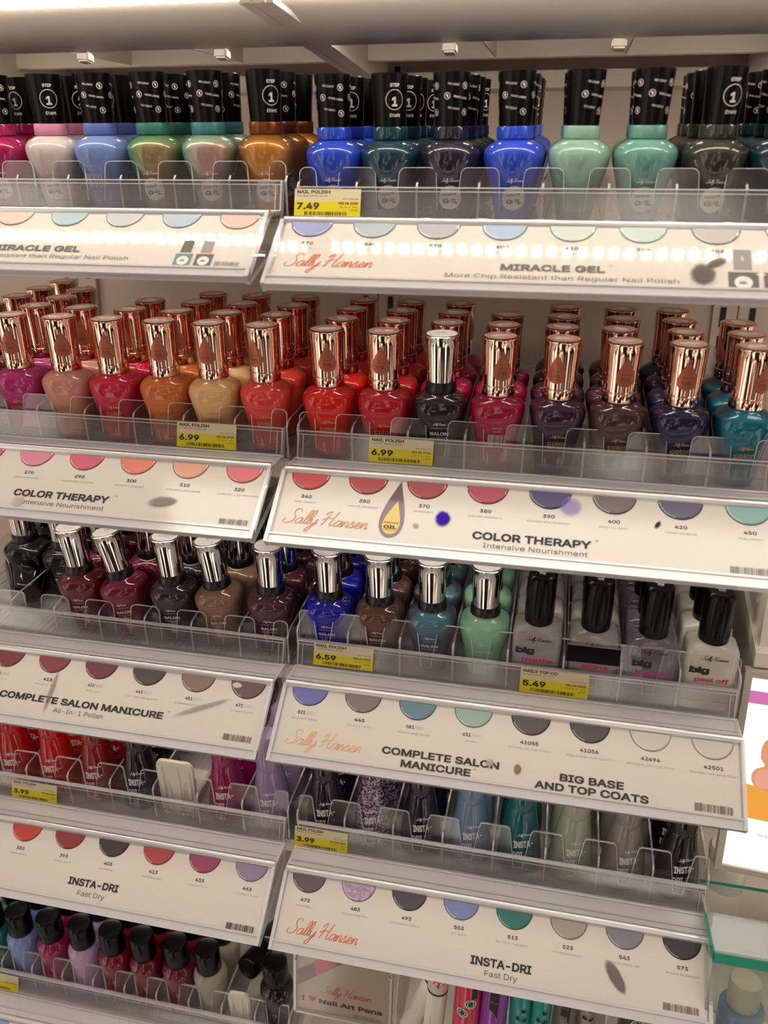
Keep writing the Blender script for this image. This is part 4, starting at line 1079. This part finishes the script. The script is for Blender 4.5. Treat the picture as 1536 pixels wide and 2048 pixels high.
# bright poster
px0, pz1, pz0, pw = .3115, -.3110, -.4560, .150
t = empty('lit_poster', (px0, .002, pz0)); t.rotation_euler = (0, 0, math.radians(-4)); tag(t, 'bright white poster with magenta band and manicured fingers at right edge', 'poster')
H_ = pz1 - pz0
bm = bmesh.new()
for a in ((-.0045, 0, -.0045, H_ + .0045), (pw, pw + .0045, -.0045, H_ + .0045), (0, pw, -.0045, 0), (0, pw, H_, H_ + .0045)): box(bm, a[0], a[1], -.002, .006, a[2], a[3])
obj('frame', bm, pbr('poster_frame', (196, 184, 170), .35), t)
bm = bmesh.new(); box(bm, 0, pw, .000, .004, 0, H_); obj('backlit_sheet', bm, emis('poster_white', (1, .97, .92), 1.15), t)
bm = bmesh.new(); box(bm, 0, pw, -.0003, .0, H_ - .0190, H_ - .0100); obj('magenta_band', bm, emis('poster_magenta', (.62, .18, .42), .95), t)
def blob(name, pts, mat, y=-.0004, th=.0004):
    bm = bmesh.new(); prism(bm, [(a, y, b) for a, b in crom(pts + [pts[0]], 5)[:-1]], (0, th * .6, 0)); return obj(name, bm, mat, t)
blob('fingers', [(.0130, H_ - .050), (.0155, H_ - .044), (.024, H_ - .041), (.06, H_ - .040), (.09, H_ - .06), (.06, H_ - .083), (.028, H_ - .0835), (.0130, H_ - .080), (.0095, H_ - .073), (.0115, H_ - .067), (.0165, H_ - .0635), (.0135, H_ - .058)], emis('poster_skin', (.75, .34, .18), .9), -.0006)
blob('fingernail', [(.0115, H_ - .075), (.013, H_ - .0685), (.020, H_ - .0665), (.024, H_ - .073), (.021, H_ - .0795), (.0145, H_ - .080)], emis('poster_nail', (.80, .36, .26), .95), -.0008)
blob('wooden_stick', [(.0015, H_ - .0785), (.03, H_ - .0820), (.08, H_ - .0880), (.08, H_ - .112), (.03, H_ - .106), (.0015, H_ - .1020)], emis('poster_orange', (.85, .36, .06), .95), -.0005)
k = Ink(); k.text('by hand', .0200, H_ - .1180, .0030, align='l')
obj('caption', k.to(lambda u, v, l: (u, -.0005, v)), M_gray, t)

# hanging crinkled clear pouch near the right edge above the poster
t = empty('clear_pouch', (.335, .030, -.272)); tag(t, 'crumpled clear plastic pouch hanging at the right edge above the bright poster', 'pouch')
bm = bmesh.new(); rr = random.Random(3); nx, nz = 9, 12; g = {}
for s_ in (0, 1):
    for i in range(nx):
        for j in range(nz):
            e_ = min(i, nx - 1 - i, j, nz - 1 - j); g[s_, i, j] = bm.verts.new((-.022 + i * .0055, (1 if s_ else -1) * (.0005 + .0035 * min(e_, 2)) + rr.uniform(-.002, .002), -.025 + j * .0055))
    for i in range(nx - 1):
        for j in range(nz - 1): bm.faces.new((g[s_, i, j], g[s_, i + 1, j], g[s_, i + 1, j + 1], g[s_, i, j + 1]))
obj('film', bm, clear('pouch_film', haze=.12, gloss=2.5, rough=.12), t)

# clear teal-edged box with a jar, lower right
bx0, bx1, by0, by1, bzt, bzb = .2995, .385, -.060, .003, -.478, -.585
t = empty('clear_box', (bx0, by0, bzb)); tag(t, 'clear plastic tester box with teal edge band at the lower right corner', 'box')
M_box = clear('box_plastic', tint=(.95, .97, .95), haze=.10, hazecol=(.66, .68, .62), rough=.06); M_bedge = clear('box_edge', tint=(.85, .92, .9), haze=.35, hazecol=(.85, .9, .86), gloss=2, rough=.1)
w, d, h = bx1 - bx0, by1 - by0, bzt - bzb
bm = bmesh.new(); box(bm, 0, w, 0, .0015, 0, h, 0, 1); obj('front_face', bm, [M_box, M_bedge], t)
bm = bmesh.new(); box(bm, 0, .0015, 0, d, 0, h, 0, 1); obj('side_face', bm, [M_box, M_bedge], t)
bm = bmesh.new(); box(bm, w - .0015, w, 0, d, 0, h, 0, 1); obj('side_face', bm, [M_box, M_bedge], t)
bm = bmesh.new(); box(bm, 0, w, d - .0015, d, 0, h + .003, 0, 1); obj('back_face', bm, [M_box, M_bedge], t)
bm = bmesh.new(); box(bm, 0, w, 0, d * .55, h, h + .0018, 0, 1); obj('lid', bm, [clear('box_lid', tint=(.95, .98, .96), haze=.2, hazecol=(.75, .76, .72), gloss=2.2, rough=.05), M_bedge], t)
bm = bmesh.new(); box(bm, -.0004, w + .0004, -.0006, .0, h - .0075, h - .0005); box(bm, -.0006, 0, -.0006, d * .55, h - .0055, h + .0012); obj('teal_band', bm, M_teal, t)
bm = bmesh.new(); box(bm, 0, w, d - .0005, d + .0008, h + .003, h + .0045); obj('teal_rear_edge', bm, M_teal, t)
j = empty('blue_cream_jar', (bx0 + .029, by0 + .022, bzb + .026)); j.scale = (.72, .72, .85); tag(j, 'round blue jar with cream lid inside the teal-edged clear box', 'jar')
obj('jar_body', lathe_bm([(0, .0170), (.002, .0200), (.010, .0205), (.012, .0190), (.014, .0205), (.026, .0205), (.028, .0190)]), pbr('jar_blue', (44, 110, 170), .25, coat=.6), j, smooth=True)
obj('jar_lid', lathe_bm([(.028, .0135), (.029, .0145), (.048, .0148), (.052, .0138), (.053, .010), (.053, .001)]), pbr('jar_cream', (214, 200, 176), .4), j, smooth=True)
j = empty('white_round_tub', (.330, .055, -.515)); tag(j, 'small white round tub behind the teal-edged clear box', 'tub')
obj('tub_body', lathe_bm([(0, .012), (.001, .0135), (.026, .0145), (.027, .0135)]), M_plastic, j, smooth=True)
obj('tub_lid', lathe_bm([(.027, .0140), (.0275, .0150), (.034, .0150), (.036, .0135), (.0365, .001)]), M_plastic, j, smooth=True)
# lower shelf under the box and its neighbour
t = empty('side_shelf', (.3125, 0, -.60)); tag(t, 'pale shelf holding the clear box at the lower right', 'shelf'); bm = bmesh.new(); box(bm, 0, .30, -.062, .285, 0, .0147); obj('shelf_plate', bm, M_shelf, t)
t = empty('green_bottle', (.392, .075, -.585)); tag(t, 'lime green bottle at the right edge below the poster', 'bottle')
obj('bottle_body', lathe_bm([(0, .015), (.002, .018), (.085, .018), (.095, .010), (.10, .008)]), pbr('lime_green', (120, 160, 40), .3, coat=.5), t, smooth=True)
obj('bottle_cap', lathe_bm([(.10, .009), (.101, .0095), (.118, .0095), (.119, .008)]), M_plastic, t, smooth=True)

# ------------------------------------------------------------------ nail art pens
t = empty('pen_sign_holder', (.0060, -.030, -.6290)); tag(t, 'clear upright sign holder with a red heart and pen picture, bottom centre', 'sign holder')
w, h = .0790, .0730
M_pcard = pbr('pen_card', (188, 168, 150), .55, coat=.4)
bm = bmesh.new(); box(bm, .003, w - .003, .0012, .0018, .002, h); obj('printed_card', bm, M_pcard, t)
bm = bmesh.new(); box(bm, 0, w, -.0006, .0004, 0, h, 0, 1)
for a in ((0, .0022), (w - .0022, w)): box(bm, a[0], a[1], -.0012, .004, 0, h, 1)
box(bm, 0, w, -.0012, .004, 0, .0018, 1); obj('clear_pocket', bm, [M_film, M_edge], t)
for x in (.0022, w - .0012): 
    bm = bmesh.new(); lathe_bm([(0, .0011), (.0012, .0009), (.0014, .0001)], 10, bm=bm); o = obj('rivet', bm, M_chrome, t); o.rotation_euler.x = PI / 2; o.location = (x, -.0012, .053)
k = Ink(); k.script(.0420, .0215, .0410, mat=0, w=.16); k.text('I', .0075, .0110, .0055, mat=1, weight=.028)
hp = []
for i in range(28):
    a = 2 * PI * i / 28; hp.append((.0150 + .00020 * 16 * math.sin(a) ** 3, .0140 + .00020 * (13 * math.cos(a) - 5 * math.cos(2 * a) - 2 * math.cos(3 * a) - math.cos(4 * a))))
k.poly(hp[::-1], 2); k.text('Nail Art Pens', .0460, .0110, .0056, width=.0510, mat=1, weight=.028); k.bars(.0480, .0700, .0030, .0065, mat=3)
k.poly([(.0032, .0250), (.0032, .0400), (.0440, .0680), (.0480, .0600)], 4); k.poly([(.0180, .0370), (.0160, .0500), (.0290, .0600), (.0350, .0500)], 5); k.poly([(.0300, .0600), (.0390, .0530), (.0480, .0600), (.0440, .0680)], 1)
pm_ = [M_red, M_ink, M_red, M_gray, pbr('print_maroon', (92, 36, 50), .4, coat=.5), pbr('print_crimson', (196, 30, 62), .4, coat=.5)]; nI = len(k.items)
for nm, sel in (('script_logo', [0]), ('lettering', [1, 3]), ('heart', [2]), ('barcode', list(range(4, nI - 3))), ('pen_picture', [nI - 3, nI - 2, nI - 1])):
    q = Ink(); q.items = [k.items[i] for i in sel]; obj(nm, q.to(lambda u, v, l: (u, .0010 - l, v)), pm_, t)

def art_pen(x, y, z, rx, ry, body, tipm, r, label, marks, capcol=None, ln=.115, jf=.52):
    t = empty('nail_art_pen', (x, y, z)); t.rotation_euler = (rx, ry, 0); tag(t, label, 'pen', 'nail art pens at the bottom')
    obj('barrel', lathe_bm([(0, r * .8), (.001, r), (ln * jf, r), (ln * (jf + .005), r * .97)], 28), body, t, smooth=True)
    obj('cap', lathe_bm([(ln * (jf + .007), r * .97), (ln * (jf + .01), r * 1.02), (ln * .93, r * .95), (ln * .985, r * .8), (ln, r * .4), (ln, .0005)], 28), capcol or body, t, smooth=True)
    obj('ring', lathe_bm([(ln * (jf - .005), r * 1.005), (ln * (jf - .004), r * 1.03), (ln * (jf + .010), r * 1.03), (ln * (jf + .011), r * 1.005)], 28), tipm, t, smooth=True)
    k = Ink(); mats = marks(k, r, ln); pr = [(0, r * 1.03, r * 1.03, 2), (ln, r * 1.0, r * 1.0, 2)]
    obj('pattern', k.to(wrap(pr)), mats, t)
    return t
def m_heart(k, r, ln):
    for u, v, s in ((.001, ln * .545, 1.), (-.008, ln * .62, .7), (.009, ln * .56, .6)):
        hp = []
        for i in range(22):
            a = 2 * PI * i / 22; hp.append((u + s * .00028 * 16 * math.sin(a) ** 3, v + s * .00028 * (13 * math.cos(a) - 5 * math.cos(2 * a) - 2 * math.cos(3 * a) - math.cos(4 * a))))
        k.poly(hp[::-1], 0)
    for i in range(7): k.poly([(-.006 + i * .0022, ln * .61), (-.0053 + i * .0022, ln * .61), (-.0048 + i * .002, ln * .66), (-.0052 + i * .002, ln * .66)], 1)
    k.grid(-.004, .007, ln * .68, ln * .76, 1); k.text('LOVE', .0015, ln * .70, .003, mat=2, weight=.028)
    return [M_pink, M_ink, M_white]
def m_badge(k, r, ln):
    for u, v in ((-.003, ln * .385), (.003, ln * .46)):
        k.disc(u, v, .0046, 0, 16); k.disc(u, v, .0036, 2, 16)
    k.grid(.0035, .0078, ln * .50, ln * .62, 1)
    return [M_white, M_ink, pbr('badge_green', (30, 60, 48), .5)]
def m_flag(k, r, ln):
    k.grid(-.0038, .0032, ln * .45, ln * .58, 0); k.text('Po', -.0004, ln * .50, .0042, mat=1); k.poly([(.0032, ln * .39), (.0032, ln * .45), (-.002, ln * .45)], 0)
    return [M_ink, pbr('flag_violet', (150, 90, 190), .5)]
def m_leaf(k, r, ln):
    for u, v, a in ((-.006, ln * .56, .6), (.002, ln * .45, -.4), (.006, ln * .58, .9), (.004, ln * .38, .2), (-.003, ln * .40, -1), (0, ln * .66, .3)):
        for q in (-.6, 0, .6):
            c, s = math.cos(a + q + PI / 2), math.sin(a + q + PI / 2)
            k.poly([(u, v), (u + .0022 * c - .0008 * s, v + .0022 * s + .0008 * c), (u + .0042 * c, v + .0042 * s), (u + .0022 * c + .0008 * s, v + .0022 * s - .0008 * c)], 0)
    return [M_ink]
pw_ = M_plastic
pz = -.6500
specs = [
 (.0990, .010, .0092, .36, pw_, M_ink, 'white pen with pink hearts leaning left, frontmost', m_heart, pw_),
 (.1215, .000, .0092, .06, pw_, M_ink, 'white pen with pink hearts standing right behind the leaning one', m_heart, pw_),
 (.1500, 0, .012, .02, pbr('pen_pink', (216, 56, 92), .3, coat=.5), M_ink, 'coral pink pen with round white badges', m_badge, None),
 (.1720, 0, .012, .03, pbr('pen_purple', (150, 64, 176), .3, coat=.5), M_ink, 'purple pen with a black flag print', m_flag, None),
 (.1965, 0, .0095, -.02, pbr('pen_teal', (30, 158, 148), .3, coat=.5), M_ink, 'left one of the two turquoise pens with black leaf print', m_leaf, None),
 (.2110, .002, .0095, .02, pbr('pen_teal', (30, 158, 148), .3, coat=.5), M_ink, 'right one of the two turquoise pens with black leaf print', m_leaf, None),
 (.2310, .006, .0105, .02, pbr('pen_gray', (120, 112, 106), .3, coat=.5), M_ink, 'grey pen with a black flag print right of the turquoise pens', m_flag, None),
 (.2500, .012, .0090, 0, pbr('pen_silver', (168, 158, 148), .3, coat=.5), M_chrome, 'plain pale silver pen right of the grey pen', m_leaf, None),
 (.2850, .010, .0105, .02, pbr('pen_black', (22, 20, 22), .3, coat=.5), M_chrome, 'black pen, rightmost of the nail art pens', m_badge, None),
]
for x, y, r, ry, body, rg, lab, mk, cc in specs:
    art_pen(x * .9 + .006, y - .014, pz, .10, ry * .9, body, rg, r * .86, lab, mk, cc, ln=.135, jf=.455 if cc else .2)
# clear rack the pens stand in
t = empty('pen_rack', (.0870, .0, -.6550)); tag(t, 'clear rack with lanes holding the nail art pens', 'rack')
for i in range(8):
    bm = bmesh.new(); x = i * .0262; prism(bm, [(x, -.030, 0), (x, .14, 0), (x, .14, .12), (x, -.004, .105), (x, -.030, .03)], (.0010, 0, 0), 0, 1); obj('lane_wall', bm, [M_acr, M_edge], t)
bm = bmesh.new(); box(bm, 0, .19, -.032, .14, -.002, 0, 0, 1); obj('rack_floor', bm, [M_frost, M_edge], t)

# ------------------------------------------------------------------ store light
def area(name, loc, rot, sx, sy, power, col=(1, .90, .79)):
    l = bpy.data.lights.new(name, 'AREA'); l.shape = 'RECTANGLE'; l.size = sx; l.size_y = sy; l.energy = power; l.color = col
    o = bpy.data.objects.new(name, l); COL.objects.link(o); o.location = loc; o.rotation_euler = rot; return o
area('ceiling_light', (.2, -.75, 1.7), (math.radians(-20), 0, 0), 2.4, .5, 26)
area('ceiling_light', (-.9, -2.6, 1.35), (math.radians(-62), 0, math.radians(-12)), 2.2, .5, 54)
area('ceiling_light', (1.5, -2.8, 1.35), (math.radians(-62), 0, math.radians(20)), 1.8, .5, 44)

w = bpy.data.worlds.new('store'); scn.world = w; w.use_nodes = True; nt = w.node_tree; nt.nodes.clear(); N = nt.nodes.new; L = nt.links.new
out = N('ShaderNodeOutputWorld'); bg = N('ShaderNodeBackground'); tc = N('ShaderNodeTexCoord'); mpn = N('ShaderNodeMapping'); mpn.inputs['Scale'].default_value = (2.6, 2.6, .3)
nz = N('ShaderNodeTexNoise'); nz.inputs['Scale'].default_value = 1.6; nz.inputs['Detail'].default_value = 3; nz.inputs['Roughness'].default_value = .6
rp = N('ShaderNodeValToRGB'); e = rp.color_ramp.elements
e[0].position = .47; e[0].color = (.015, .01, .008, 1); e[1].position = .60; e[1].color = (1.9, 1.7, 1.45, 1)
x_ = e.new(.51); x_.color = (.10, .06, .045, 1); x_ = e.new(.55); x_.color = (.62, .48, .36, 1)
L(tc.outputs['Generated'], mpn.inputs[0]); L(mpn.outputs[0], nz.inputs['Vector']); L(nz.outputs['Fac'], rp.inputs[0])
sx = N('ShaderNodeSeparateXYZ'); L(tc.outputs['Generated'], sx.inputs[0])
up = N('ShaderNodeMapRange'); up.inputs['From Min'].default_value = .25; up.inputs['From Max'].default_value = .6; L(sx.outputs['Z'], up.inputs['Value'])
mx = N('ShaderNodeMix'); mx.data_type = 'RGBA'; mx.inputs['B'].default_value = (.46, .42, .37, 1); L(up.outputs[0], mx.inputs['Factor']); L(rp.outputs[0], mx.inputs['A'])
L(mx.outputs['Result'], bg.inputs[0]); bg.inputs[1].default_value = .85; L(bg.outputs[0], out.inputs[0])

# ------------------------------------------------------------------ camera
cam = bpy.data.cameras.new('camera'); co = bpy.data.objects.new('camera', cam); COL.objects.link(co); scn.camera = co
co.location = (.1696, -.5322, -.0670); co.rotation_euler = (1.2969, -.0284, .2088)
cam.sensor_fit = 'VERTICAL'; cam.sensor_height = 36; cam.sensor_width = 27; cam.lens = 1647.7 * 36 / 2048
cam.clip_start = .01; cam.dof.use_dof = True; cam.dof.focus_distance = .60; cam.dof.aperture_fstop = 7
vs = scn.view_settings; vs.view_transform = 'Standard'; vs.look = 'None'; vs.exposure = .14; vs.gamma = 1; vs.use_curve_mapping = False
cy = scn.cycles
cy.use_denoising = True; cy.transparent_max_bounces = 28; cy.max_bounces = 8; cy.diffuse_bounces = 3; cy.glossy_bounces = 4; cy.transmission_bounces = 4
cy.caustics_reflective = False; cy.caustics_refractive = False; cy.sample_clamp_indirect = 4
